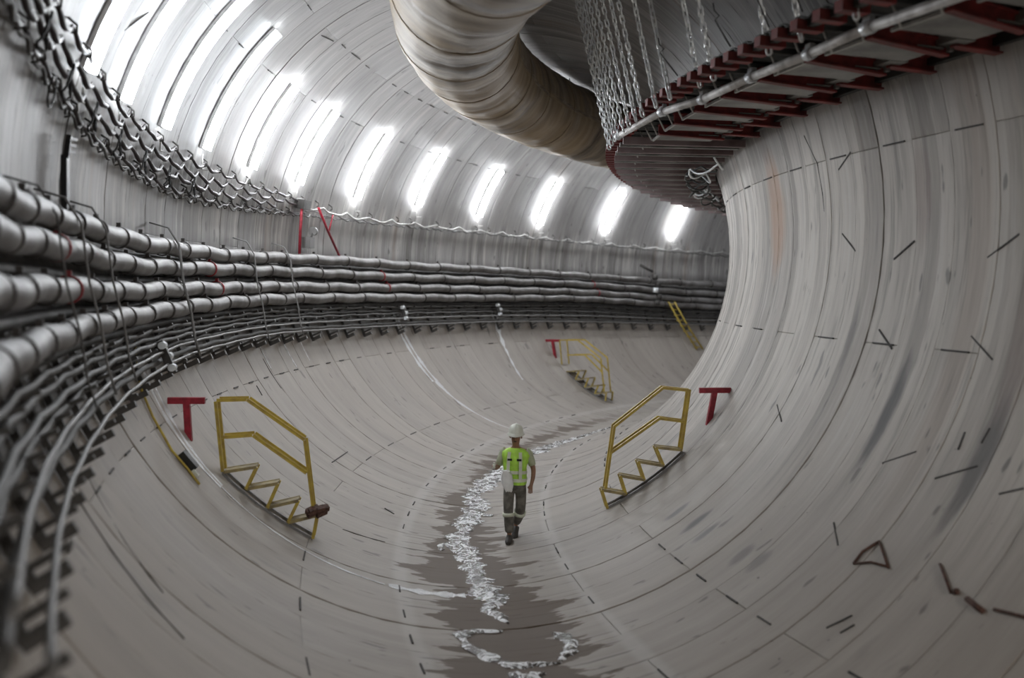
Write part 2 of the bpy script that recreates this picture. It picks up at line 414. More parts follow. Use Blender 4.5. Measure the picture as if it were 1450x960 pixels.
for a, b in (((0.017,0.4193),(-0.035,0.4014)),((-0.061,0.3599),(-0.018,0.3424)),((-0.065,0.2852),(-0.016,0.2664)),((-0.244,0.3615),(-0.290,0.3446)),((-0.242,0.2865),(-0.291,0.2689)),((0.196,0.4194),(0.235,0.4019)),((-0.751,0.3149),(-0.799,0.3001)),
        ((-0.574,0.3110),(-0.526,0.2929)),((-0.575,0.2729),(-0.525,0.2533)),((-0.572,0.2354),(-0.548,0.2255)),((-0.502,0.4432),(-0.546,0.4247)),((0.318,0.4569),(0.227,0.4465)),((0.227,0.4465),(0.086,0.4435)),((-0.500,0.2685),(-0.458,0.2693)),((-0.475,0.2573),(-0.439,0.2564)),
        ((2.703,0.4009),(2.623,0.4160)),((2.252,0.6259),(2.234,0.6472)),((2.218,0.6859),(2.215,0.7058)),((-2.551,0.6101),(-2.508,0.6085)),((-2.141,0.6118),(-2.138,0.6538)),((-1.974,0.4932),(-1.836,0.4973)),
        ((-1.875,0.5698),(-1.837,0.5635)),((-2.614,0.2719),(-2.510,0.2664)),((-2.510,0.2664),(-2.327,0.2530)),((-2.608,0.2952),(-2.378,0.2739)),((-2.649,0.6472),(-2.509,0.6486)),((-0.985,0.2640),(-0.932,0.2593)),((-0.980,0.2561),(-0.948,0.2543))):
    slash(a, b, 0.006 if abs(a[0]-b[0]) > .09 else 0.009)

# ------------------------------------------------------------------ dusty, humid air filling the tunnel
mb = MB(); n = 28; N = 40
for i in range(N+1):
    ph = -0.90 + 2.72*i/N
    for j in range(n): mb.v.append(tuple(T(2*pi*j/n, ph, RT + 0.30)))
for i in range(N):
    for j in range(n): mb.f.append((i*n+j, i*n+(j+1) % n, (i+1)*n+(j+1) % n, (i+1)*n+j)); mb.sm.append(True)
mb.f.append(tuple(range(n))); mb.sm.append(False); mb.f.append(tuple(N*n+j for j in reversed(range(n)))); mb.sm.append(False)
hm = bpy.data.materials.new('humid_haze'); hm.use_nodes = True; nt = hm.node_tree; nt.nodes.clear()
vo = nt.nodes.new('ShaderNodeVolumeScatter'); ou = nt.nodes.new('ShaderNodeOutputMaterial'); nt.links.new(vo.outputs[0], ou.inputs['Volume'])
vo.inputs['Color'].default_value = (0.97, 0.98, 1, 1); vo.inputs['Density'].default_value = HAZE; vo.inputs['Anisotropy'].default_value = 0.1
hz = mb.build('humid_haze', hm); tag(hz, 'thin humid haze filling the air of the whole tunnel', 'haze'); hz['kind'] = 'stuff'

# ------------------------------------------------------------------ wall lamps
def lamp(ph, t_lo, t_hi, label, group, dm='lamp'):
    i_, a_ = frame(ph)
    t = empty('strip_lamp', T(t_lo, ph, RT-0.05), label, 'lamp', group)
    n = 10
    def curve(h, half, rad_in, rad_out, mat, nm, taper=0):
        mb = MB(); vs = []
        for j in range(n+1):
            th = t_lo + (t_hi - t_lo)*j/n
            for (s_, rad) in ((-half, rad_out), (-half*.86, rad_in), (half*.86, rad_in), (half, rad_out)):
                vs.append(T(th, ph + s_/R0, rad))
        fs = [(j*4+q, j*4+q+1, j*4+4+q+1, j*4+4+q) for j in range(n) for q in range(3)]
        fs += [(0, 1, 2, 3), (n*4+3, n*4+2, n*4+1, n*4), ] + [(j*4+3, j*4, j*4+4, j*4+7) for j in range(n)]
        mb.add(vs, fs, False); mb.build(nm, M[mat], t)
    curve(0, 0.12, RT-0.055, RT-0.012, 'lampbody', 'housing')
    curve(0, 0.076, RT-0.145, RT-0.057, dm, 'diffuser')
    mb = MB(); p0 = T(t_lo+0.02, ph, RT-0.05); p1 = T(t_lo+0.07, ph, RT-0.10); p2 = T(t_lo+0.065, ph+0.012, RT-0.06)
    mb.tube([p0, p1, p2], 0.014, 6); mb.build('feed_conduit', M['edge'], t)
    return t
near = [.372, .428, .495, .566]  # set twice as close, standing for lamps and their reflections
mid = [.650, .738, .850, .968, 1.091, 1.214, 1.348, 1.480]
desc_l = ['bright strip lamp on the outer wall, nearest the top left corner', 'bright strip lamp above the tangled cables, second from the left edge',
          'long bright strip lamp, third from the left edge of the lamp row', 'long bright strip lamp, fourth from the left edge of the lamp row',           'fifth strip lamp from the left, above the end of the thick cable tangle', 'sixth strip lamp from the left, directly above the red standpipe',
          'seventh strip lamp from the left, left of the duct', 'eighth strip lamp from the left, under the bend of the duct',
          'ninth strip lamp from the left, below the middle of the duct', 'strip lamp just below the tail of the duct, third from the right end',
          'strip lamp just left of the hanging platform end, second from the right', 'farthest strip lamp, half hidden below the hanging platform']
for q, ph in enumerate(near + mid):
    lamp(ph, 2.845 - (0.03 if ph > .9 else 0), (2.36 if ph < .6 else 2.47), desc_l[q], 'strip lamps along the outer wall', 'lamp_dim' if ph < .6 else 'lamp')
for q in range(2):
    lamp(-0.45 - 0.20*q, 2.845, 2.47, 'strip lamp on the outer wall behind the camera', 'strip lamps behind the camera')

# ------------------------------------------------------------------ big pipes on the outer wall
pipe_pts = [
 [(-3.085,.30),(-3.085,.386),(-3.069,.429),(-3.071,.490),(-3.065,.585),(-3.076,.689),(-3.095,.840),(-3.091,.977),(-3.100,1.116),(-3.086,1.328),(-3.054,1.537)],
 [(-3.028,.336),(-3.013,.382),(-3.002,.432),(-3.003,.486),(-3.010,.564),(-3.016,.687),(-3.020,.751),(-3.016,.930),(-3.020,1.069),(-3.020,1.305),(-2.965,1.536)],
 [(-2.943,.315),(-2.939,.357),(-2.926,.406),(-2.934,.480),(-2.935,.598),(-2.946,.703),(-2.945,.791),(-2.952,.973),(-2.952,1.113),(-2.952,1.303),(-2.895,1.534)],
 [(-2.854,.285),(-2.858,.327),(-2.862,.379),(-2.862,.433),(-2.869,.471),(-2.875,.551),(-2.888,.678),(-2.888,.878),(-2.887,1.063),(-2.895,1.301),(-2.836,1.532)]]
pipe_tab = [smooth_tab(p, 0.03) for p in pipe_pts]
pnames = ['uppermost', 'second from the top', 'third from the top', 'lowest']
PR = 0.118
RP = 0.94*RT
def wavy(pt, ph0, ph1, dph, rad, amp=0.0, pitch=0.05, seed=0, roff=0.0):
    n = max(2, int(round((ph1-ph0)/dph))); out = []
    for i in range(n+1):
        ph = ph0 + (ph1-ph0)*i/n; th = pt(ph) + seed*0
        if amp: th += amp*abs(sin(pi*ph/pitch + seed))/RT
        out.append(T(th, ph, rad + roff))
    return out
def clamp_phs(off):
    out = []; x = 0.13 + off
    while x < 1.7:
        out.append(x); x += 0.036 if x < 0.70 else 0.061
    return out
cl_me = {}
for mt in ('band', 'redband'):
    mb = MB(); n = 16
    vs = []
    for j in range(n):
        a = 2*pi*j/n
        for (x, r_) in ((-.028, PR+.001), (-.020, PR+.017), (.020, PR+.017), (.028, PR+.001)): vs.append((x, r_*cos(a), r_*sin(a)))
    fs = [(j*4+q, j*4+q+1, ((j+1) % n)*4+q+1, ((j+1) % n)*4+q) for j in range(n) for q in range(3)]
    mb.add(vs, fs, True); mb.box((0, 0, PR+.03), (1,0,0), (0,1,0), (0,0,1), .02, .025, .03)
    cl_me[mt] = mb.mesh('clamp', M[mt])
for q in range(4):
    tab = pipe_tab[q]; fn = lambda ph, tab=tab: interp(tab, ph)
    mb = MB(); pts = []; rs = []
    cps = clamp_phs(0.008*q)
    ph = 0.10
    while ph < 1.74:
        d = min(abs(ph-c_) for c_ in cps); pts.append(T(fn(ph) + 0.004*math.cos(ph*95+q), ph, RP)); rs.append(PR*(1.0 if d > .006 else .985)); ph += 0.009
    mb.tube(pts, rs, 16)
    o = thing('service_pipe', mb, M['pipe'], pts[0], 'fat banded grey service pipe along the outer wall, %s of the four' % pnames[q], 'pipe', 'banded pipes along the outer wall')
    for n_, c_ in enumerate(cps):
        p = T(fn(c_), c_, RP); mt = 'redband' if (q in (2, 1) and n_ % 7 == 5) else 'band'
        c2 = bpy.data.objects.new('clamp', cl_me[mt]); C.objects.link(c2); c2.parent = o
        if mt == 'redband': c2['label'] = 'red clamp band'
        i_, a_ = frame(c_); z_ = -nrm(fn(c_), c_); z_ = (z_ - a_*z_.dot(a_)).normalized(); z_ = Vector((0,0,1)) if True else z_
        y_ = z_.cross(a_); c2.location = p - pts[0]
        c2.rotation_euler = Matrix((a_, y_, z_)).transposed().to_euler()

# ------------------------------------------------------------------ cable racks below the pipes
rack_tab = smooth_tab([(-2.620,.165),(-2.631,.224),(-2.637,.285),(-2.656,.336),(-2.682,.429),(-2.702,.476),(-2.705,.563),(-2.718,.654),(-2.700,.809),(-2.69,.998),(-2.692,1.119),(-2.669,1.309),(-2.638,1.520)], 0.03)
def rackth(fr): return lambda ph: (interp(pipe_tab[3], ph)+0.045)*(1-fr) + (interp(rack_tab, ph))*fr
cab = [(0.04, .030, 'cable', .955), (0.18, .034, 'cable', .965), (0.32, .030, 'cable', .955), (0.45, .034, 'cable', .968), (0.56, .020, 'cable2', .945), (0.70, .036, 'cable', .968), (0.86, .020, 'cable2', .945)]
cdesc = ['dark dusty power cable running directly beneath the lowest banded pipe', 'dark power cable in the wall rack, second below the pipes', 'dark power cable in the wall rack, third below the pipes',
         'thin dark power cable in the middle of the wall rack', 'pale thin conduit, upper one of the two light lines in the wall rack', 'dark power cable between the two pale conduits of the wall rack', 'pale thin conduit along the bottom of the wall rack']
for q, (fr, r_, mt, rad) in enumerate(cab):
    pts = wavy(rackth(fr), 0.12, 1.72, 0.0075, RT*rad, 0.025 if mt == 'cable' else 0.012, 0.045, q)
    mb = MB(); mb.tube(pts, r_, 8); thing('rack_cable', mb, M[mt], pts[0], cdesc[q], 'cable', 'cables in the wall rack')
ph = 0.13; q = 0; bp = []
while ph < 1.70:
    bp.append(ph); ph += 0.027 if ph < .75 else 0.034
for ph in bp:
    t0 = interp(pipe_tab[3], ph) - 0.03; t1 = interp(rack_tab, ph) + 0.012
    i_, a_ = frame(ph)
    mb = MB()
    for j in range(4):
        ta, tb_ = t0+(t1-t0)*j/4, t0+(t1-t0)*(j+1)/4
        mb.bar(T(ta, ph, RT-.045), T(tb_, ph, RT-.045), .05, .06, nrm(ta, ph))
    for fr in (.08, .36, .60, .92):
        th = t0 + (t1-t0)*fr
        mb.bar(T(th, ph, RT-.03), T(th, ph, RT-.30), .05, .035, (0,0,1))
    th = t1; mb.box(T(th, ph, RT-.13), a_, tan_th(th, ph), nrm(th, ph), .032, .035, .11)
    thing('cable_bracket', mb, M['steel'], T(t1, ph, RT-.045), 'dull steel rack bracket ' + ('in the near dark stretch left of the yellow hose' if ph < .445 else 'below the banded pipes, between the yellow hose and the long trickle' if ph < .92 else 'in the far stretch right of the long trickle'), 'bracket', 'rack brackets in the ' + ('near' if ph < .445 else 'middle' if ph < .92 else 'far') + ' stretch')
for q in range(5):  # tubes added behind the pipes so the gaps between them read dark
    fn = (lambda ph, q=q: (interp(pipe_tab[max(q-1, 0)], ph) + interp(pipe_tab[min(q, 3)], ph))/2 + (-.03 if q == 0 else (.03 if q == 4 else 0)))
    if q == 0: continue
    pts = wavy(fn, 0.12, 1.72, 0.01, RT-.09, 0.01, 0.05, q); mb = MB(); mb.tube(pts, .062, 8)
    thing('gap_filler', mb, M['cable'], pts[0], 'added dark filler tube behind the banded pipes, in the %s' % ['', 'gap below the uppermost pipe', 'gap below the second pipe', 'gap above the lowest pipe', 'shade under the lowest pipe'][q], 'hose', 'dark fillers behind the banded pipes')
# thin tie wires hanging over the pipes
for q, (ph, mt, lb) in enumerate(((.295, 'cable', 'dark tie wire hanging over the four banded pipes at the left edge'), (.330, 'cable2', 'pale rope hanging over the banded pipes, nearest the left edge'), (.375, 'cable2', 'second pale rope hanging over the banded pipes from the left'),
                               (.498, 'cable2', 'pale rope over the banded pipes above the yellow hose'), (.640, 'cable2', 'thin pale cord over the pipes above the left red T post'), (.705, 'cable2', 'thin pale cord over the pipes below the red standpipe'), (.50, 'cable', 'dark tie wire over the banded pipes above the yellow hose'))):
    ph += 0.004*(q % 2); pts = [T(3.135, ph, RT-.03), T(3.15, ph, RT-.30), T(-3.08, ph+.001, RT-.43), T(-2.95, ph, RT-.44), T(-2.85, ph+.001, RT-.44), T(-2.76, ph+.002, RT-.36), T(-2.70, ph+.002, RT-.33)]
    mb = MB(); mb.tube(pts, 0.013 if mt == 'cable2' else .01, 6); thing('tie_rope', mb, M[mt], pts[0], lb, 'rope')

# ------------------------------------------------------------------ sagging cables under the lamps
up_hi = smooth_tab([(2.79,.25),(2.804,.357),(2.857,.414),(2.880,.485),(2.897,.567),(2.90,.672),(2.915,.750),(2.93,.854),(2.91,.990),(2.90,1.130),(2.91,1.5)], .03)
up_lo = smooth_tab([(2.87,.25),(2.899,.301),(2.950,.343),(2.982,.401),(3.020,.486),(3.030,.564),(3.01,.650),(2.999,.705),(2.975,.78),(2.965,.858),(2.93,1.1),(2.925,1.27),(2.935,1.416),(2.96,1.588)], .03)
specs = [(-0.05, .026, 'cable3', 'uppermost'), (0.24, .030, 'cable3', 'second highest'), (0.52, .030, 'cable3', 'third highest'), (0.80, .028, 'cable3', 'fourth highest'), (0.99, .016, 'cable', 'thin lowest')]
ends = [0.76, 0.74, 0.70, 0.76, 1.70]
HOOK = 0.026
def upth(fr, ph): return interp(up_hi, ph)*(1-fr) + interp(up_lo, ph)*fr
for q, (fr, r_, mt, nm) in enumerate(specs):
    n = int((ends[q]-0.13)/0.0020); pts = []; rs = []
    for i in range(n+1):
        ph = 0.13 + (ends[q]-0.13)*i/n
        x = (ph/HOOK + q*0.31) % 1.0; sag = 4*x*(1-x); kk = 1.0 if ph < .62 else max(.45, 1-(ph-.62)*3)
        amp = 0.105*kk*(0.8+0.4*abs(sin(37*math.floor(ph/HOOK+q*.31)+q)))
        if q == 4: amp *= .45
        jag = (0.010 if q < 4 else 0.035)*sin(ph*510+q*2)*kk
        pts.append(T(upth(fr, ph) + (amp*sag+jag)/RT, ph, RT - 0.06 - 0.05*sag - 0.012*(q % 3)))
        rs.append(r_*(1.0 if ph < .6 else .8)*(1.25 - .5*abs(2*x-1)))
    mb = MB(); mb.tube(pts, rs, 6)
    thing('sagging_cable', mb, M[mt], pts[0], '%s of the sagging cables looped along the outer wall below the lamps' % nm, 'cable', 'sagging cables below the lamps')
    # thin paler companion lead lying on the same hooks, part of the same bundle
    mb = MB(); mb.tube([p + Vector((0, 0, .05*abs(sin(i*.21)) - .02)) for i, p in enumerate(pts)][::2], .011, 5); o_ = bpy.data.objects[-1] if False else None
    lead = thing('thin_lead', mb, M['cable2'], pts[0], 'thin pale lead wound along the %s sagging cable' % nm, 'cable', 'thin leads along the sagging cables')
for q, (fr, amp_, r_, nm) in enumerate(((.15, .10, .020, 'white scalloped cable running along the far outer wall under the lamps'), (.55, .07, .013, 'thinner grey scalloped cable just under the white one on the far outer wall'))):
    pts = []; n = 420
    for i in range(n+1):
        ph = .76 + .94*i/n; x = (ph/.044 + q*.4) % 1.0
        pts.append(T(upth(fr, ph) + (amp_*(4*x*(1-x)) + .012*sin(ph*230))/RT, ph, RT-.09))
    mb = MB(); mb.tube(pts, r_, 6); thing('scalloped_cable', mb, M['edge' if q == 0 else 'cable2'], pts[0], nm, 'cable')
ph = 0.14; hooks = 0
while ph < 1.66:
    for q, (fr, r_, mt, nm) in enumerate(specs):
        if ph > .76 and q not in (0,): continue
        x0 = (math.ceil(ph/HOOK) - q*0.31)*HOOK
        th = upth(fr, x0)
        if q in (1, 2): continue
        mb = MB(); mb.tube([T(th-.012, x0, RT-.0), T(th-.004, x0, RT-.10), T(th+.010, x0, RT-.12), T(th+.014, x0, RT-.07)], .013, 5)
        thing('cable_hook', mb, M['steel'], T(th, x0, RT-.03), 'dull steel wall hook carrying %s' % ('the uppermost sagging cable below the lamps' if q == 0 else 'the lower sagging cables below the near lamps'), 'hook', 'hooks of the uppermost sagging cable' if q == 0 else 'hooks of the lower sagging cables')
        hooks += 1
    ph += HOOK*(1 if ph < .75 else 1.5)
# bunched loose ends among the near cables
for q in range(7):
    ph = .30 + .042*q; th = interp(up_lo, ph) + .01; pts = []
    for i in range(22):
        a = 2*pi*i/22*1.6; pts.append(T(th + (.10 + .08*(i % 3 == 0))*(cos(a)-1)/RT - .01, ph + (.10*sin(a) + .03*sin(3*a))/R0, RT-.16-.02*sin(2*a)))
    mb = MB(); mb.tube(pts, .012, 5); thing('loose_cable_coil', mb, M['black'], pts[0], 'small black loose cable coil dangling from the lower edge of the near cable tangle', 'cable', 'loose coils on the near cable tangle')

# ------------------------------------------------------------------ standpipe, valve, post on the outer wall
ph = .742; i_, a_ = frame(ph)
t = empty('red_standpipe', T(-3.12, ph, RT-.2), 'red standpipe with slanting red hose rising from the banded pipes to the cables', 'pipe')
mb = MB(); mb.tube([T(-3.10, ph, RT-.26), T(3.05, ph, RT-.26), T(2.945, ph, RT-.22)], .035, 8); mb.build('riser', M['redT'], t)
mb = MB(); mb.tube([T(2.935, .773, RT-.22), T(3.03, .792, RT-.26), T(-3.11, .817, RT-.30)], .03, 8); mb.build('slanting_hose', M['redT'], t)
mb = MB(); mb.tube([T(2.955, .802, RT-.22), T(3.05, .796, RT-.26)], .02, 8); mb.build('brace', M['redT'], t)
mb = MB(); mb.box(T(2.935, ph+.005, RT-.16), a_, tan_th(3, ph), nrm(3, ph), .20, .10, .12); mb.build('junction_box', M['steel'], t)
t = empty('valve_unit', T(-3.13, .762, RT-.25), 'grey valve with round head and box, right of the red standpipe', 'valve')
mb = MB(); mb.box(T(3.115, .757, RT-.28), a_, (0,0,1), nrm(pi, ph), .14, .12, .1); mb.build('body', M['cable2'], t)
mb = MB(); c0 = T(3.055, .765, RT-.28); mb.tube([c0 - a_*.05, c0 + a_*.05], .10, 14); mb.build('hand_wheel', M['cable2'], t)
mb = MB(); mb.tube([T(3.10, .761, RT-.28), c0], .025, 8); mb.build('stem', M['steel'], t)
t = empty('black_strut', T(3.165, .362, RT-.05), 'upright black strut with notched clamp head above the near pipes', 'strut')
mb = MB(); mb.bar(T(3.045, .362, RT-.10), T(3.20, .362, RT-.12), .13, .06, nrm(3.1, .362)); mb.build('post', M['black'], t)
mb = MB()
for j in range(3): mb.bar(T(3.008+.014*j, .359, RT-.13), T(3.004+.014*j, .368, RT-.13), .03, .05, nrm(3, .36))
mb.bar(T(3.0, .361, RT-.12), T(3.05, .361, RT-.12), .05, .05, nrm(3, .36)); mb.build('clamp_head', M['black'], t)
pts = [T(2.955+.03*sin(a), .318+.004*cos(a), RT-.2) for a in [2*pi*j/18 for j in range(18)]]
mb = MB(); mb.tube(pts, .010, 5, closed=True); thing('wire_loop', mb, M['black'], pts[0], 'black wire loop hanging alone on the wall near the left edge', 'wire')

# ------------------------------------------------------------------ ventilation duct
def duct_c(ph):
    t_ = min(max(ph, -.05), 1.6) - .5
    return (-.077+.142*t_+.274*t_*t_)*RT, (.669+.319*t_-.246*t_*t_)*RT
RD = .195*RT
mb = MB(); n = 40; N = 420; rows_ = []; uvs = []
for i in range(N+1):
    ph = -0.02 + 1.42*i/N; l, v = duct_c(ph); s_ = ph*R0
    x = (s_/1.15) % 1.0; pinch = math.exp(-((x-.5)/.06)**2)
    for j in range(n):
        a = 2*pi*j/n
        fold = 1 - .013*pinch + .007*sin(a*5 + s_*2.1) + .007*sin(a*11 - s_*3.7) + .008*sin(s_*4.3 + 2*sin(a))
        r_ = RD*fold
        mb.v.append(tuple(P(l + r_*cos(a), v + r_*sin(a), ph))); uvs.append((s_, a*RD))
for i in range(N):
    for j in range(n):
        mb.f.append((i*n+j, i*n+(j+1) % n, (i+1)*n+(j+1) % n, (i+1)*n+j)); mb.sm.append(True)
mb.uv = uvs
l, v = duct_c(.3); duct = mb.build('ventilation_duct', M['duct']); recenter(duct, P(l, v, .3))
tag(duct, 'huge grimy tan fabric ventilation duct bending away under the tunnel crown', 'duct')
for q in range(1, 17):
    ph = -0.02 + .044*2*q; l, v = duct_c(ph)
    if ph > 1.38: break
    mb = MB(); mb.tube([P(l + (RD+.004)*cos(2*pi*j/40), v + (RD+.004)*sin(2*pi*j/40), ph) for j in range(40)], .008, 6, closed=True)
    mb.build('hoop', M['duct'], duct)
    mb = MB(); top = math.sqrt(RT**2 - l*l) - .02
    mb.tube([P(l, v+RD, ph), P(l, top, ph)], .012, 6); mb.build('suspension_wire', M['steel'], duct)

# ------------------------------------------------------------------ hanging platform on the inner wall
ZP = 0.372*RT; LO = .475*RT
BP = 0.0435
t = empty('hanging_platform', P(LO, ZP, .2), 'hanging platform of red beams and dark plates chained up along the inner wall', 'platform')
def lwall(z_): return math.sqrt(max(0, RT*RT - z_*z_)) - .03
bays = []; ph = .09
while ph < 1.36: bays.append(ph); ph += BP
dk_me = None
def rot_dup(me, name, ph, parent, first=None):
    o = bpy.data.objects.new(name, me); C.objects.link(o); o.parent = parent
    # mesh is built at ph=0 about the world axis
    o.matrix_parent_inverse = Matrix.Translation(-parent.location); o.rotation_euler = (0, 0, -ph)
    return o
i0, a0 = frame(0)
# deck plate per bay (corrugated underside)
mb = MB(); L0, L1 = LO+.02, lwall(ZP+.1); prof = []
nc = 14
for c_ in range(nc+1):
    s_ = c_/nc*BP; zo = .02 if (c_ % 4) in (1, 2) else -.02
    prof.append((s_, zo))
vs = []; 
for s_, zo in prof: vs += [P(L0, ZP+.11+zo, s_), P(L1, ZP+.11+zo, s_), P(L0, ZP+.13+zo, s_), P(L1, ZP+.13+zo, s_)]
fs = []
for c_ in range(nc): b = c_*4; fs += [(b, b+1, b+5, b+4), (b+3, b+2, b+6, b+7), (b+2, b, b+4, b+6)]
mb.add(vs, fs); deck_me = mb.mesh('deck_plate', M['deck'])
# radial I beam in two lengths
def ibeam(a, b, h, wd):
    mb = MB(); up = Vector((0,0,1))
    mb.bar(a, b, .02, h, up); mb.bar(a+up*h/2, b+up*h/2, wd, .022, up); mb.bar(a-up*h/2, b-up*h/2, wd, .022, up)
    return mb
ib1 = ibeam(P(.585*RT, ZP-.03, 0), P(.81*RT, ZP-.05, .009), .14, .10).mesh('outer_beam', M['redbeam'])
ib2 = ibeam(P(.80*RT, ZP+.02, .003), P(lwall(ZP), ZP+.00, .003), .15, .12).mesh('wall_beam', M['redbeam'])
mb = MB()
for za in (0, .02): pass
vs = [P(.60*RT, ZP-.08+z_, p_) if l_ else P(.79*RT, ZP-.08+z_, p_) for z_ in (0, .015) for p_ in (.005, .031) for l_ in (1, 0)]
mb.add(vs, [(0,1,3,2),(4,6,7,5),(0,2,6,4),(1,5,7,3),(0,4,5,1),(2,3,7,6)]); tray_me = mb.mesh('tray_plate', M['plate'])
mb = MB(); mb.bar(P(.596*RT, ZP-.085, .003), P(.596*RT, ZP-.085, .031), .025, .035); edge_me = mb.mesh('edge_angle', M['edge'])
mb = MB(); mb.bar(P(.805*RT, ZP-.10, .005), P(.805*RT, ZP+.10, .005), .05, .05, a0); mb.bar(P(.80*RT, ZP-.0, -.006), P(.80*RT, ZP-.0, .010), .22, .09); post_me = mb.mesh('bracket_post', M['plate'])
mb = MB(); mb.tube([P(.585*RT, ZP-.12, .002), P(.545*RT, ZP+.24, .002)], .013, 6); rod_me = mb.mesh('hanger_rod', M['edge'])
mb = MB(); 
mb.bar(P(LO-.05, ZP+.05, 0), P(LO+.25, ZP+.05, 0), .12, .10); tooth_me = mb.mesh('beam_end', M['redbeam'])
mb = MB(); mb.bar(P(.50*RT, ZP-.06, 0), P(lwall(ZP-.06)-.02, ZP-.06, 0), .10, .12); cross_me = mb.mesh('cross_beam', M['farbeam'])
mb = MB(); mb.bar(P(.50*RT, ZP-.055, 0), P(lwall(ZP-.06)-.02, ZP-.055, 0), .11, .07); cross2_me = mb.mesh('cross_rail', M['plate'])
for q, b in enumerate(bays):
    rot_dup(deck_me, 'deck_plate', b, t)
    if b < .56:
        rot_dup(ib1, 'outer_beam', b, t); rot_dup(ib2, 'wall_beam', b, t); rot_dup(tray_me, 'tray_plate', b, t)
        rot_dup(edge_me, 'edge_angle', b+.001, t); rot_dup(post_me, 'bracket_post', b, t)
    else:
        rot_dup(cross_me, 'cross_beam', b, t); rot_dup(cross2_me, 'cross_rail', b+BP*.5, t)
    for h_ in (0, .5): rot_dup(rod_me, 'hanger_rod', b+BP*h_, t)
    for h_ in (0, .35, .68): rot_dup(tooth_me, 'beam_end', b+BP*h_, t)
# stringers
for l_, zo, hh, nm, mt in ((LO+.10, .08, .10, 'edge_stringer', 'deck'), (.80*RT, .06, .14, 'middle_stringer', 'deck'), (lwall(ZP)-.06, .06, .14, 'wall_stringer', 'deck')):
    mb = MB(); n = 50; ps = [.09 + 1.31*i/n for i in range(n+1)]
    for i in range(n): mb.bar(P(l_, ZP+zo, ps[i]), P(l_, ZP+zo, ps[i+1]+.0004), .08, hh)
    mb.build(nm, M[mt], t)
# scaffold tube rail clipped under the edge: straight lengths
rail = thing_pts = [(0.14, .54), (.255, .552), (.300, .570), (.351, .566), (.410, .560), (.452, .512), (.545, .470)]
ra = empty('scaffold_rail', P(.54*RT, ZP-.16, .14), 'long pale scaffold tube rail slung below the outer edge of the hanging platform', 'rail')
for q in range(len(rail)-1):
    (pa, la), (pb, lb) = rail[q], rail[q+1]
    a = P(la*RT, ZP-.07, pa); b = P(lb*RT, ZP-.07, pb); d = (b-a).normalized()
    mb = MB(); mb.tube([a-d*.06, b+d*.06], .050, 10); mb.build('tube', M['railtube'], ra)
    mb = MB(); mb.tube([b-d*.06, b+d*.06], .066, 10); mb.box(b+Vector((0,0,.05)), d, (0,0,1), d.cross(Vector((0,0,1))), .05, .05, .03); mb.build('coupler', M['lightsteel'], ra)

# chains
def link_mesh():
    mb = MB(); Ls = .032; pts = []
    for j in range(10):
        a = 2*pi*j/10; pts.append((.028*cos(a), 0, .028*sin(a) + (Ls if sin(a) > 0 else -Ls)))
    mb.tube(pts, .014, 5, closed=True); return mb
LK = link_mesh()
def chain(ph, lb, zb, lt, zt, label, sway=0):
    a = P(lt, zt, ph+sway); b = P(lb, zb, ph); L = (a-b).length; n = int(L/.092); d = (a-b).normalized()
    mb = MB(); q0 = d.to_track_quat('Z', 'X')
    tw = rnd.uniform(0, 3)
    for i in range(n+1):
        c = b + d*L*i/n; R_ = (q0 @ Quaternion((0,0,1), tw + (pi/2 if i % 2 else 0) + .15*rnd.uniform(-1, 1))).to_matrix()
        mb.add([c + R_ @ Vector(v) for v in LK.v], LK.f, True)
    thing('chain', mb, M['lightsteel'], b, label, 'chain', 'zinc chains carrying the platform')
cpos = [.205, .249, .285, .310, .366, .384, .409, .434, .463, .480, .500, .520, .540, .560, .580, .600]
for q, ph in enumerate(cpos):
    lb_ = (.50 if ph < .4 else .465)*RT; zb_ = ZP + (.0 if ph < .4 else -.05)
    # line measured in the cross-section: it leans towards the crown
    dl, dz = -.052, .20; k_ = 0
    l_, z_ = lb_, zb_
    while l_*l_ + z_*z_ < (RT-.01)**2: l_ += dl*.05; z_ += dz*.05
    nm = ['nearest zinc chain above the platform rail, at the right', 'second', 'third', 'fourth', 'fifth', 'sixth', 'seventh', 'eighth', 'ninth', 'tenth'][q] if q < 10 else None
    lab = nm if q == 0 else ('%s zinc chain above the platform rail, counted from the right' % nm if nm else 'zinc chain in the dense far bundle at the left corner of the platform')
    chain(ph, lb_, zb_, l_, z_, lab)
# small hooks dangling on wires above the platform edge
for q, (ph, l_) in enumerate(((.30, .44), (.335, .43), (.275, .44), (.40, .42))):
    pts = [P(l_*RT, ZP+.25, ph), P(l_*RT, ZP+.42, ph), P(l_*RT+.05, ZP+.47, ph), P(l_*RT-.01, ZP+.52, ph), P(l_*RT-.03, ZP+.60, ph)]
    pts[0] = P(LO-.02, ZP+.15, ph)
    mb = MB(); mb.tube(pts, .009, 5); thing('wire_hook', mb, M['black'], pts[0], 'small bent black wire hook standing up from the platform edge', 'hook', 'wire hooks on the platform edge')
# tangle of wrapped hoses between platform and inner wall
for q in range(9):
    pts = []; ph0 = .60 + .055*q
    for i in range(26):
        u = i/25; pts.append(P((.845 + .05*sin(9*u+q*1.7))*RT, ZP - .15 - .16*abs(sin(4*u*pi+q)) - .05*cos(q*2.), ph0 + .13*u))
    mb = MB(); mb.tube(pts, .020, 6)
    thing('hose_bundle', mb, M['deck'] if q % 4 else M['lightsteel'], pts[0], 'shiny wrapped hose in the tangle below the far end of the platform', 'hose', 'wrapped hoses by the inner wall')

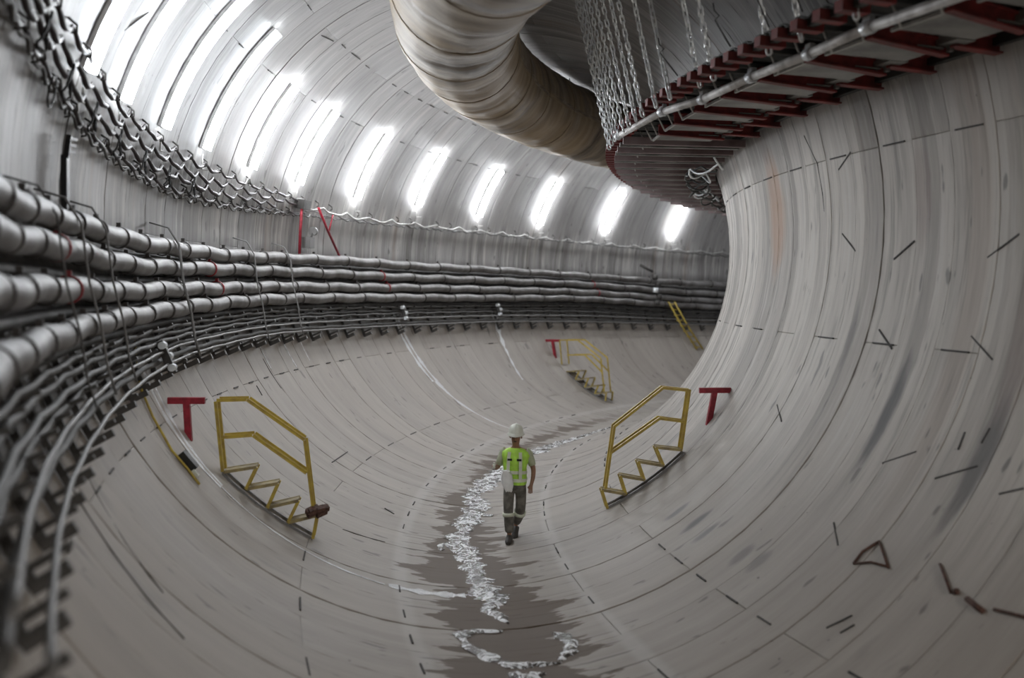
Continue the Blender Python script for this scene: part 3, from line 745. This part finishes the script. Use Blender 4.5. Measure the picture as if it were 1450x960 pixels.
# ------------------------------------------------------------------ stairs
def stair(ph, rail_, midr, zig, width, label, gmat='yellow', bottom=None):
    base = P(zig[0][0], zig[0][1], ph)
    t = empty('steel_stair', base, label, 'stair', 'yellow stairs up the tunnel sides')
    dph = width/R0
    def L(p, q): return P(p[0], p[1], ph + q*dph)
    zc = zig
    # handrails both sides
    for sgn in (-.5, .5):
        for seq, nm in ((rail_, 'handrail'), (midr, 'middle_rail')):
            for a, b in zip(seq[:-1], seq[1:]):
                mb = MB(); A_, B_ = L(a, sgn), L(b, sgn); mb.bar(A_, B_, .045, .010); d = (B_-A_).normalized()
                i_, al = frame(ph); up = al.cross(d).normalized(); mb.bar(A_ + up*.018, B_ + up*.018, .010, .040, up)
                vertical = abs(d.z) > .8
                mb.build('post' if vertical else nm, M[gmat], t)
        # grey bar on the lining, standing in for the stair's shadow line
        a0_ = math.atan2(zc[0][1], zc[0][0]); a1_ = math.atan2(zc[-1][1], zc[-1][0])
        if a0_ > 0: a0_ -= 2*pi
        mb = MB(); n = 10; ths = [a0_+(a1_-a0_)*i/n for i in range(n+1)]
        for i in range(n): mb.bar(T(ths[i], ph+sgn*dph, RT-.022), T(ths[i+1], ph+sgn*dph, RT-.022), .035, .035, nrm(ths[i], ph))
        mb.build('shadow_bar', M['cable2'], t)
    # treads and risers
    for i, (a, b) in enumerate(zip(zc[:-1], zc[1:])):
        A_, B_ = L(a, 0), L(b, 0); flat = abs(b[1]-a[1]) < .6*abs(b[0]-a[0]); i_, al = frame(ph)
        mb = MB(); d = (B_-A_).normalized(); n_ = al.cross(d)
        mb.box((A_+B_)/2, d, al, n_, (B_-A_).length/2, width/2 if flat else .03, .014)
        if not flat:
            for s_ in (-.5, .5):
                mb = MB(); mb.bar(L(a, s_), L(b, s_), .042, .042, al); mb.build('riser_strut', M[gmat], t)
        else:
            for s_ in (-.5, .5): mb.bar(L(a, s_), L(b, s_), .042, .042, al)
            mb.build('tread', M['tread'], t)
    return t
st1 = stair(.455, [(-2.206,-3.93),(-2.345,-2.903),(-3.102,-2.374),(-3.491,-2.389),(-3.387,-3.33)], [(-2.309,-3.358),(-3.021,-2.852),(-3.420,-2.885)],
      [(-2.20,-4.24),(-2.148,-3.922),(-2.535,-4.020),(-2.398,-3.718),(-2.811,-3.816),(-2.675,-3.486),(-3.096,-3.565),(-2.960,-3.265),(-3.387,-3.335)], .20,
      'yellow railed steel stair up the outer side, behind the left red T post')
mb = MB(); c0 = P(-2.16, -3.93, .452); 
for j in range(6): mb.box(c0 + Vector((rnd.uniform(-.1,.1), rnd.uniform(-.06,.06), rnd.uniform(0,.1))), (1, rnd.uniform(-.5,.5), .2), (0,1,.3), (0,-.3,1), .09, .05, .03)
thing('mud_clod', mb, M['rust'], c0, 'dark lump of muddy rags on the lowest tread of the left stair', 'debris')
stair(.532, [(2.163,-3.93),(2.272,-2.922),(3.040,-2.279),(3.486,-2.314),(3.385,-3.286)], [(2.246,-3.333),(3.001,-2.769),(3.407,-2.812)],
      [(2.219,-4.249),(2.118,-3.953),(2.508,-4.014),(2.407,-3.718),(2.797,-3.779),(2.684,-3.484),(3.097,-3.544),(2.961,-3.249),(3.385,-3.286)], .20,
      'bright yellow railed steel stair up the inner side, right of the worker')
stair(1.219, [(-1.563,-4.28),(-1.746,-3.084),(-2.685,-2.530),(-3.422,-2.570),(-3.30,-3.40)], [(-1.671,-3.563),(-2.376,-3.027),(-3.106,-3.074)],
      [(-1.494,-4.518),(-1.477,-4.226),(-1.926,-4.314),(-1.795,-4.010),(-2.335,-4.128),(-2.203,-3.799),(-2.722,-3.889),(-2.587,-3.582),(-3.112,-3.640)], .40,
      'far small yellow railed stair high up beyond the worker')

# red T posts
def tpost(ph, foot, a, b, label):
    t = empty('red_t_post', P(foot[0], foot[1], ph), label, 'post', 'red T posts beside the stairs')
    mx = ((a[0]+b[0])/2, (a[1]+b[1])/2); mb = MB(); up = frame(ph)[1]
    mb.bar(P(foot[0], foot[1]-.05, ph), P(mx[0], mx[1], ph), .085, .085, up); mb.build('upright', M['redT'], t)
    mb = MB(); mb.bar(P(a[0], a[1], ph), P(b[0], b[1], ph), .085, .075, up); mb.build('crossbar', M['redT'], t)
tpost(.451, (-3.840,-2.880), (-4.117,-2.384), (-3.640,-2.378), 'red T post on the outer side, left of the left yellow stair')
tpost(.539, (3.853,-2.863), (3.684,-2.345), (4.190,-2.330), 'red T post on the inner side, right of the right yellow stair')
tpost(1.212, (-3.60,-3.176), (-4.04,-2.600), (-3.455,-2.575), 'far small red T post beside the far yellow stair')

# yellow hose and black box
hp = [(-2.80,.446),(-2.753,.436),(-2.68,.424),(-2.601,.418),(-2.503,.412),(-2.44,.413),(-2.393,.410)]
mb = MB(); mb.tube([T(a, b, RT-.025) for a, b in hp], .016, 6)
thing('yellow_hose', mb, M['yellow'], T(-2.8, .446, RT-.02), 'thin yellow hose running down the outer side from the cable rack to the black box', 'hose')
i_, a_ = frame(.416); th = -2.455
t = empty('black_box', T(th, .416, RT), 'small black box with hose tail lying on the lining by the yellow hose', 'box')
mb = MB(); mb.box(T(th, .417, RT-.06), a_, tan_th(th, .417), nrm(th, .417), .085, .13, .05); mb.build('case', M['black'], t)
mb = MB(); mb.box(T(-2.42, .414, RT-.04), a_, tan_th(th, .417), nrm(th, .417), .04, .05, .03); mb.build('connector', M['helmet'], t)
# far yellow ladder
t = empty('yellow_ladder', T(-2.433, 1.512, RT-.05), 'far yellow ladder leaning on the outer side beside the inner wall', 'ladder')
for s_ in (-.006, .006):
    mb = MB(); mb.tube([T(-2.87, 1.474+s_, RT-.42), T(-2.66, 1.494+s_, RT-.25), T(-2.43, 1.512+s_, RT-.05)], .035, 6); mb.build('side_rail', M['yellow'], t)
for j in range(9):
    u = j/8; th = -2.85+.40*u; ph = 1.476+.034*u; mb = MB(); mb.tube([T(th, ph-.007, RT-.40+.33*u), T(th, ph+.007, RT-.40+.33*u)], .022, 6); mb.build('rung', M['yellow'], t)
t = empty('valve_cluster', T(-2.95, 1.452, RT-.4), 'dark valve cluster on the far banded pipes above the yellow ladder', 'valve')
for j in range(5):
    c0 = T(-3.10+.06*j, 1.445+.006*(j % 2), RT-.42); mb = MB(); mb.tube([c0-Vector((0,0,.10)), c0+Vector((0,0,.10))], .12, 10); mb.build('flange', M['steel'] if j != 2 else M['lightsteel'], t)
mb = MB(); mb.tube([T(3.08, 1.42, RT-.3), T(3.13, 1.44, RT-.42)], .06, 8); mb.build('inlet', M['steel'], t)

# ------------------------------------------------------------------ leaks: outlets and trickles of water
def outlet(th, ph, label):
    t = empty('drain_outlet', T(th, ph, RT-.1), label, 'valve', 'leaking outlets in the cable rack')
    i_, a_ = frame(ph)
    for j in range(3):
        c0 = T(th + .035*(j-1), ph + .003*((j % 2)-.5), RT-.30); mb = MB()
        mb.tube([c0-a_*.07, c0+a_*.07], .05, 10); mb.build('bolt', M['lightsteel'], t)
    mb = MB(); mb.bar(T(th-.05, ph, RT-.27), T(th+.05, ph, RT-.27), .10, .10, a_); mb.build('body', M['steel'], t)
outlet(-2.79, .930, 'leaking outlet at the top of the long white trickle above the worker')
outlet(-2.80, 1.125, 'leaking outlet at the top of the short far trickle')
outlet(-2.73, .452, 'leaking outlet at the end of the near cable rack, above the yellow hose')
def trickle(tab, w0, w1, label, dense=1):
    tab = [(a if a < 0 else a-2*pi, b) for a, b in tab]
    a0_, a1_ = tab[0][0], tab[-1][0]; n = 60; t2 = [(a, b) for a, b in tab]
    vs = []; mb = MB()
    for s_ in range(dense):
        vs = []
        for i in range(n+1):
            u = i/n; th = a0_+(a1_-a0_)*u; ph = float(np.interp(th, [a for a, b in t2], [b for a, b in t2]))
            wd = (w0*(1-u)+w1*u)*(.65+.35*sin(u*19+s_)+.25*rnd.random())/R0/2/dense
            off = (s_-(dense-1)/2)*(w0*(1-u)+w1*u)/R0/dense*1.3
            vs += [T(th, ph+off-wd, RT-.008), T(th, ph+off, RT-.016), T(th, ph+off+wd, RT-.008)]
        mb.add(vs, [(3*i+q, 3*i+q+1, 3*i+4+q, 3*i+3+q) for i in range(n) for q in (0, 1)], True)
    p0 = T(a0_, tab[0][1], RT); o = thing('water_trickle', mb, M['film'], p0, label, 'water'); return o
trickle([(-2.72,.446),(-2.594,.442),(-2.450,.438),(-2.342,.436)], .34, .16, 'glistening trickle of water down the outer side, left of the left red T post', 2)
trickle([(-2.34,.435),(-2.06,.428),(-1.95,.425),(-1.83,.422)], .03, .045, 'thin wet line below the left yellow stair')
trickle([(-1.82,.4225),(-1.72,.421),(-1.61,.421)], .16, .26, 'broad wet white run entering the stream from the left')
trickle([(-2.80,.931),(-2.750,.929),(-2.567,.933),(-2.345,.937)], .26, .32, 'broad white upper part of the long trickle above the worker', 2)
trickle([(-2.345,.939),(-2.161,.942),(-1.80,.952)], .20, .04, 'thin lower part of the long trickle ending behind the worker')
trickle([(-2.80,1.128),(-2.62,1.124),(-2.50,1.120)], .30, .14, 'pale upper part of the short far trickle')
trickle([(-2.52,1.122),(-2.25,1.110)], .10, .12, 'white lower end of the short far trickle')
for q, (a, b) in enumerate((((-2.719,.652),(-2.601,.652)), ((-2.692,.697),(-2.581,.699)), ((-2.698,.729),(-2.598,.729)))):
    trickle([a, b], .05, .04, ['short white dribble above the left stair, left of three', 'short white dribble above the left stair, middle of three', 'short white dribble above the left stair, right of three'][q])

# stream along the invert
def ribbon(path, label, nm='stream', seed=0, mat='water'):
    path = sorted(path, key=lambda a: a[1]); r2 = random.Random(seed); n = int((path[-1][1]-path[0][1])*R0/.035); mb = MB(); vs = []
    phs = [p[1] for p in path]; ths = [p[0] for p in path]; ws = [p[2] for p in path]
    W_ = 9; j1 = j2 = 0
    for i in range(n+1):
        u = i/n; ph = phs[0] + (phs[-1]-phs[0])*u; th = float(np.interp(ph, phs, ths)); wd = float(np.interp(ph, phs, ws))
        j1 = .80*j1 + .42*r2.uniform(-1, 1); j2 = .80*j2 + .42*r2.uniform(-1, 1)
        taper = min(1, 10*u, 10*(1-u)); taper = math.sqrt(max(taper, .01))
        a = th - wd/RT*(.5+.35*j1)*taper; b = th + wd/RT*(.5+.35*j2)*taper
        for q in range(W_):
            e = q/(W_-1); rr_ = RT - .006 - .018*sin(pi*e) - .008*r2.random()*sin(pi*e)
            vs.append(T(a+(b-a)*e, ph, rr_))
    mb.add(vs, [(W_*i+q, W_*i+q+1, W_*i+W_+q+1, W_*i+W_+q) for i in range(n) for q in range(W_-1)], True)
    return thing(nm, mb, M[mat], T(path[0][0], path[0][1], RT), label, 'water', 'pools and stream along the invert')
ribbon([(-1.530,.378,.20),(-1.545,.387,.34),(-1.560,.398,.30),(-1.520,.412,.38),(-1.545,.422,.52),(-1.545,.436,.44),(-1.562,.475,.32),(-1.600,.518,.40),(-1.58,.573,.36),(-1.560,.614,.40),(-1.590,.657,.34),(-1.557,.716,.46),(-1.580,.772,.36),(-1.545,.80,.40)],
       'muddy stream with foam and painted glints down the tunnel floor, left of the worker', seed=3)
ribbon([(-1.54,.835,.40),(-1.509,.861,.55),(-1.455,.930,.45),(-1.41,1.0,.22),(-1.385,1.06,.16)], 'white far reach of the stream, right behind the worker', seed=5)
ribbon([(-1.62,.372,.05),(-1.640,.362,.12),(-1.585,.3665,.10),(-1.50,.3675,.05)], 'curled upper arm of the nearest pool', seed=6) if False else None
def arc_pool(pts, w_, label, seed):
    r2 = random.Random(seed); P3 = []; 
    for (a, b), (c, d) in zip(pts[:-1], pts[1:]):
        for i in range(10): P3.append((a+(c-a)*i/10, b+(d-b)*i/10))
    P3.append(pts[-1]); vs = []; mb = MB(); N = len(P3); j1 = 0
    for i, (th, ph) in enumerate(P3):
        c = T(th, ph, RT-.006); d = (T(*P3[min(i+1, N-1)], RT-.006) - T(*P3[max(i-1, 0)], RT-.006)).normalized(); s_ = d.cross(nrm(th, ph)).normalized()
        j1 = .7*j1 + .5*r2.uniform(-1, 1); wd = w_*(.5+.3*j1)*math.sqrt(min(1, max(.02, 6*i/N), max(.02, 6*(N-1-i)/N)))
        n_ = nrm(th, ph)
        vs += [c - s_*wd, c - s_*wd*.4 + n_*.015, c + s_*wd*.4 + n_*.015, c + s_*wd]
    mb.add(vs, [(4*i+q, 4*i+q+1, 4*i+5+q, 4*i+4+q) for i in range(N-1) for q in range(3)], True)
    thing('puddle', mb, M['water'], T(pts[0][0], pts[0][1], RT), label, 'water', 'pools and stream along the invert')
arc_pool([(-1.555,.3695),(-1.62,.3715),(-1.665,.366),(-1.655,.352),(-1.61,.337),(-1.575,.330),(-1.53,.330),(-1.47,.327)], .17, 'curved bright puddle nearest the camera, bent like a hook', 11)
arc_pool([(-1.47,.330),(-1.435,.337),(-1.415,.346),(-1.425,.356),(-1.44,.360)], .17, 'bright puddle at the right end of the hooked puddle', 12)
arc_pool([(-1.60,.322),(-1.56,.318),(-1.52,.320)], .22, 'small puddle cut by the bottom edge of the picture', 13)
arc_pool([(-1.655,.50),(-1.66,.512),(-1.63,.52)], .10, 'tiny puddle left of the stream beside the worker', 14)
arc_pool([(-1.55,.600),(-1.505,.592),(-1.49,.59)], .12, 'small white splash reaching from the stream towards the worker', 15)

# rusty bars on the near inner slope
def rustbar(pts, r_, label, mat='rust'):
    mb = MB(); mb.tube([T(a, b, RT-.02) for a, b in pts], r_, 6); thing('rusty_bar', mb, M[mat], T(*pts[0], RT), label, 'bar')
rustbar([(-.825,.282),(-.790,.283),(-.755,.279)], .014, 'rusty bent rod, long side of the open triangle on the inner slope')
rustbar([(-.753,.279),(-.802,.263)], .013, 'dark rod, right side of the open triangle on the inner slope')
rustbar([(-.825,.282),(-.805,.274),(-.800,.2645)], .012, 'rusty rod, lower side of the open triangle on the inner slope')
rustbar([(-.752,.241),(-.801,.227)], .014, 'dark steep rod right of the triangle of rods')
rustbar([(-.795,.226),(-.793,.2245)], .03, 'dark stub at the foot of the steep rod')
rustbar([(-.800,.219),(-.808,.213),(-.812,.209)], .028, 'rusty crusted stub near the right edge')
rustbar([(-.800,.206),(-.793,.194),(-.79,.186)], .016, 'dark rod cut by the right edge of the picture')

# ------------------------------------------------------------------ worker
def skin(name, verts, edges, radii, mat, parent, sub=2):
    me = bpy.data.meshes.new(name); me.from_pydata(verts, edges, []); o = bpy.data.objects.new(name, me); C.objects.link(o)
    md = o.modifiers.new('skin', 'SKIN'); md.use_smooth_shade = True
    if not me.skin_vertices: pass
    for i, sv in enumerate(me.skin_vertices[0].data):
        r_ = radii[i]; sv.radius = r_ if isinstance(r_, tuple) else (r_, r_)
        sv.use_root = (i == 0)
    s_ = o.modifiers.new('sub', 'SUBSURF'); s_.levels = sub; s_.render_levels = sub
    bpy.context.view_layer.update()
    dg = bpy.context.evaluated_depsgraph_get(); m2 = bpy.data.meshes.new_from_object(o.evaluated_get(dg))
    bpy.data.objects.remove(o); bpy.data.meshes.remove(me)
    m2.materials.clear(); m2.materials.append(mat)
    for p in m2.polygons: p.use_smooth = True
    ob = bpy.data.objects.new(name, m2); C.objects.link(ob); ob.parent = parent
    return ob
wl = T(-1.421, .522, RT)
wk = empty('worker', wl, 'person in white helmet and lime vest walking towards the camera along the tunnel floor', 'person')
dirc = Vector((-30.33, 0, 0)) - wl; wk.rotation_euler = (0, 0, math.atan2(dirc.y, dirc.x) + pi/2 - .10)
def chainv(lst, root=None):   # helper to grow vertices / edges
    pass
V = [(0,.01,.93)]; R_ = [(.14,.11)]; E_ = []
def addc(start, pts):
    pr = start
    for p, r_ in pts: V.append(p); R_.append(r_); E_.append((pr, len(V)-1)); pr = len(V)-1
    return pr
chest = addc(0, [((0,0,1.08),(.13,.10)), ((0,0,1.24),(.155,.115)), ((0,.01,1.38),(.15,.11))])
neck = addc(chest, [((0,-.015,1.475),(.062,.06)), ((0,-.035,1.53),(.055,.055)), ((0,-.055,1.60),(.074,.088)), ((0,-.055,1.67),(.082,.098)), ((0,-.05,1.735),(.06,.07))])
# arms
ra_ = addc(chest, [((-.175,.01,1.40),.062), ((-.225,.03,1.29),.05), ((-.285,.05,1.14),.042), ((-.305,-.06,1.15),.037), ((-.305,-.18,1.20),.028), ((-.305,-.215,1.215),(.035,.024))])
la_ = addc(chest, [((.175,.01,1.40),.062), ((.235,.035,1.28),.05), ((.285,.05,1.13),.042), ((.285,.0,1.01),.036), ((.262,-.05,.90),.027), ((.255,-.06,.865),(.035,.024))])
# legs
rl_ = addc(0, [((-.088,0,.86),.095), ((-.085,-.03,.66),.072), ((-.078,-.055,.48),.055), ((-.065,-.075,.30),.052), ((-.055,-.08,.10),.038), ((-.055,-.13,.045),(.04,.03)), ((-.055,-.22,.035),(.035,.022))])
ll_ = addc(0, [((.088,0,.86),.095), ((.095,-.01,.66),.072), ((.088,.02,.49),.055), ((.045,.14,.33),.052), ((.012,.27,.20),.038), ((.008,.255,.13),(.038,.03)), ((.008,.20,.07),(.035,.022))])
# fingers
for hb, dx, dv in ((ra_, -1, Vector((0,-.055,.01))), (la_, 1, Vector((0,-.02,-.052)))):
    base = Vector(V[hb]); side = Vector((1,0,0))
    for q, (o_, l_) in enumerate(((-.026, .85), (-.009, 1.0), (.009, .95), (.026, .75))):
        p1 = base + side*o_ + dv*.45; p2 = base + side*o_ + dv*(.45+.5*l_) + Vector((0, -.004, -.012)); p3 = p2 + dv*.3*l_ + Vector((0,.012,-.020))
        addc(hb, [(tuple(p1), .0095), (tuple(p2), .0085), (tuple(p3), .007)])
    th_ = base - side*dx*.03 - dv*.2; addc(hb, [(tuple(th_), .010), (tuple(th_ - side*dx*.018 + dv*.5), .0085)])
body = skin('body', V, E_, R_, M['skin'], wk, 2)
# face details
mb = MB()
mb.tube([(0,-.150,1.655),(0,-.176,1.625),(0,-.150,1.615)], [.008,.014,.010], 6); mb.build('nose', M['skin'], wk).parent = wk
for o in [o for o in bpy.data.objects if o.name.startswith('nose')]: o.matrix_parent_inverse.identity()
def wpart(mb, name, mat, label=None):
    o = mb.build(name, M[mat]); o.parent = wk; o.matrix_parent_inverse.identity()
    if label: o['label'] = label
    return o
for s_ in (-1, 1):
    mb = MB(); mb.tube([(s_*.030,-.137,1.657),(s_*.030,-.147,1.655)], [.011,.006], 8); wpart(mb, 'eye', 'dark')
    mb = MB(); mb.tube([(s_*.080,-.055,1.665),(s_*.092,-.045,1.645),(s_*.084,-.05,1.625)], [.010,.014,.008], 6); wpart(mb, 'ear', 'skin')
mb = MB(); mb.tube([(-.025,-.143,1.590),(0,-.152,1.588),(.025,-.143,1.590)], [.005,.008,.005], 6); wpart(mb, 'mouth', 'dark')
# helmet: dome with brim and ridge
mb = MB(); n = 24; prof = [(0,.135),(.04,.132),(.075,.118),(.105,.09),(.122,.05),(.128,.01),(.130,-.008),(.150,-.016),(.150,-.024),(.126,-.018)]
vs = []
for r_, z_ in prof:
    for j in range(n):
        a = 2*pi*j/n; fx = r_*sin(a)*.93; fy = -r_*cos(a)*1.12
        if r_ >= .15: fy -= .035*max(0, cos(a))**2; 
        vs.append((fx, fy, z_ - (.02*max(0, cos(a)) if r_ >= .15 else 0)))
mb.add(vs, [(i*n+j, i*n+(j+1) % n, (i+1)*n+(j+1) % n, (i+1)*n+j) for i in range(len(prof)-1) for j in range(n)], True)
mb.add([(0, y_, z_) for y_, z_ in ((-.13,.07),(-.08,.135),(0,.152),(.08,.135),(.13,.07))] + [(.02, y_, z_-.018) for y_, z_ in ((-.13,.07),(-.08,.135),(0,.152),(.08,.135),(.13,.07))] + [(-.02, y_, z_-.018) for y_, z_ in ((-.13,.07),(-.08,.135),(0,.152),(.08,.135),(.13,.07))],
       [(i, i+1, 6+i, 5+i) for i in range(4)] + [(i+1, i, 10+i, 11+i) for i in range(4)], True)
h = wpart(mb, 'helmet', 'helmet'); h.location = (0, -.050, 1.722); h.scale = (.97, .96, 1.0); h.rotation_euler = (radians(3), 0, 0)
# vest: shaped shell round the torso
def shell(name, rings, mat, label=None, n=28, caps=False, open_front=False):
    mb = MB(); vs = []
    for (z_, cx, cy, rx, ry) in rings:
        for j in range(n):
            a = 2*pi*j/n; w2 = 1 + .035*sin(3*a + z_*21) + .02*sin(7*a - z_*33)
            ex = 0.78
            sx = math.copysign(abs(sin(a))**ex, sin(a)); sy = math.copysign(abs(cos(a))**ex, cos(a))
            vs.append((cx + rx*w2*sx, cy - ry*w2*sy, z_))
    mb.add(vs, [(i*n+j, i*n+(j+1) % n, (i+1)*n+(j+1) % n, (i+1)*n+j) for i in range(len(rings)-1) for j in range(n)], True)
    if caps: mb.add(vs[:n], [tuple(range(n))]); mb.add(vs[-n:], [tuple(reversed(range(n)))])
    return wpart(mb, name, mat, label)
vest = shell('vest', [(.90,0,.01,.185,.145),(.98,0,.01,.182,.142),(1.08,0,0,.175,.135),(1.18,0,0,.185,.14),(1.28,0,0,.205,.150),(1.36,0,.005,.222,.150),(1.42,0,.01,.205,.130),(1.455,0,.005,.145,.10),(1.475,0,0,.085,.075)], 'vest')
for z_, rx in ((.975, .190), (1.10, .186)):
    shell('reflective_band', [(z_-.026,0,.006,rx,.150),(z_+.026,0,.006,rx,.150)], 'reflect')
for s_ in (-1, 1):
    mb = MB(); mb.bar((s_*.10,-.158,1.00), (s_*.095,-.160,1.30), .05, .012, (0,1,0)); mb.bar((s_*.095,-.160,1.30), (s_*.085,-.128,1.42), .05, .012, (0,1,0)); wpart(mb, 'reflective_braces', 'reflect')
    mb = MB(); mb.box((s_*.075,-.160,1.305), (1,0,0), (0,1,0), (0,0,1), .035, .008, .016); wpart(mb, 'pocket_flap', 'dark')
# sleeves
def tubep(name, pts, rs, mat, n=12):
    mb = MB(); mb.tube(pts, rs, n); return wpart(mb, name, mat)
tubep('sleeve', [(-.15,.01,1.425),(-.19,.015,1.385),(-.235,.032,1.28),(-.268,.043,1.19)], [.07,.072,.062,.058], 'shirt')
tubep('sleeve', [(.15,.01,1.425),(.195,.015,1.385),(.238,.036,1.28),(.262,.043,1.20)], [.07,.072,.062,.058], 'shirt')
# trousers as one skinned garment
V2 = [(0,.01,.92)]; R2 = [(.165,.13)]; E2 = []
def addd(start, pts):
    pr = start
    for p, r_ in pts: V2.append(p); R2.append(r_); E2.append((pr, len(V2)-1)); pr = len(V2)-1
addd(0, [((0,.01,1.02),(.155,.12))])
addd(0, [((-.09,0,.83),.105), ((-.09,-.03,.66),.092), ((-.085,-.06,.48),.082), ((-.072,-.065,.34),.085), ((-.060,-.07,.20),.080), ((-.058,-.08,.12),.070)])
addd(0, [((.095,0,.83),.105), ((.105,-.01,.66),.092), ((.10,.02,.50),.084), ((.068,.11,.36),.082), ((.035,.20,.27),.074), ((.018,.25,.22),.066)])
tr = skin('trousers', V2, E2, R2, M['trouser'], wk, 2)
tubep('leg_band', [(-.083,-.062,.45),(-.078,-.064,.395)], [.094,.095], 'reflect', 16)
tubep('leg_band', [(.090,.045,.455),(.080,.078,.405)], [.094,.093], 'reflect', 16)
for nm_, bx, by, bz, tilt in (('boot', -.055, -.10, 0, 0), ('boot', .010, .245, .055, radians(38))):
    mb = MB(); prof = [(-.10, .05, .055), (-.05, .055, .115), (0, .052, .12), (.06, .05, .10), (.13, .052, .075), (.18, .042, .06), (.205, .02, .045)]
    vs = []
    for y_, hw, hh in prof:
        for j in range(10):
            a = 2*pi*j/10; vs.append((hw*cos(a), -y_, max(0, hh/2 + hh/2*sin(a)*1.0) if sin(a) > -.3 else 0.0))
    mb.add(vs, [(i*10+j, i*10+(j+1) % 10, (i+1)*10+(j+1) % 10, (i+1)*10+j) for i in range(len(prof)-1) for j in range(10)], True)
    mb.add(vs[:10], [tuple(range(10))]); mb.add(vs[-10:], [tuple(reversed(range(10)))])
    b_ = wpart(mb, nm_, 'boot'); b_.location = (bx, by, bz); b_.rotation_euler = (tilt, 0, 0)
# white cloth hanging at the right hip, and a small lamp in the raised hand
mb = MB(); n = 10; vs = []
for i in range(8):
    u = i/7
    for j in range(n):
        a = 2*pi*j/n; w_ = (.045 + .045*sin(2.6*u+.3)) + .012*sin(6*u+2.3*j); vs.append((-.125 + u*.05 + w_*sin(a), -.178 - .026*cos(a) - .012*sin(9*u+j), 1.13 - u*.31 + .03*sin(2.1*j)))
mb.add(vs, [(i*n+j, i*n+(j+1) % n, (i+1)*n+(j+1) % n, (i+1)*n+j) for i in range(7) for j in range(n)], True); mb.add(vs[:n], [tuple(range(n))]); mb.add(vs[-n:], [tuple(reversed(range(n)))])
cl = mb.build('white_cloth', M['white']); cl.matrix_world = Matrix.Translation(wl) @ Matrix.Rotation(wk.rotation_euler.z, 4, 'Z')
tag(cl, 'crumpled white cloth hanging from the waist of the worker', 'cloth')
mb = MB(); mb.tube([(-.305,-.262,1.175),(-.305,-.262,1.245)], .022, 10); mb.tube([(-.305,-.262,1.245),(-.305,-.262,1.27)], .014, 8)
g_ = mb.build('hand_torch', M['helmet']); g_.matrix_world = Matrix.Translation(wl) @ Matrix.Rotation(wk.rotation_euler.z, 4, 'Z')
tag(g_, 'small pale torch held in the raised hand of the worker', 'torch')
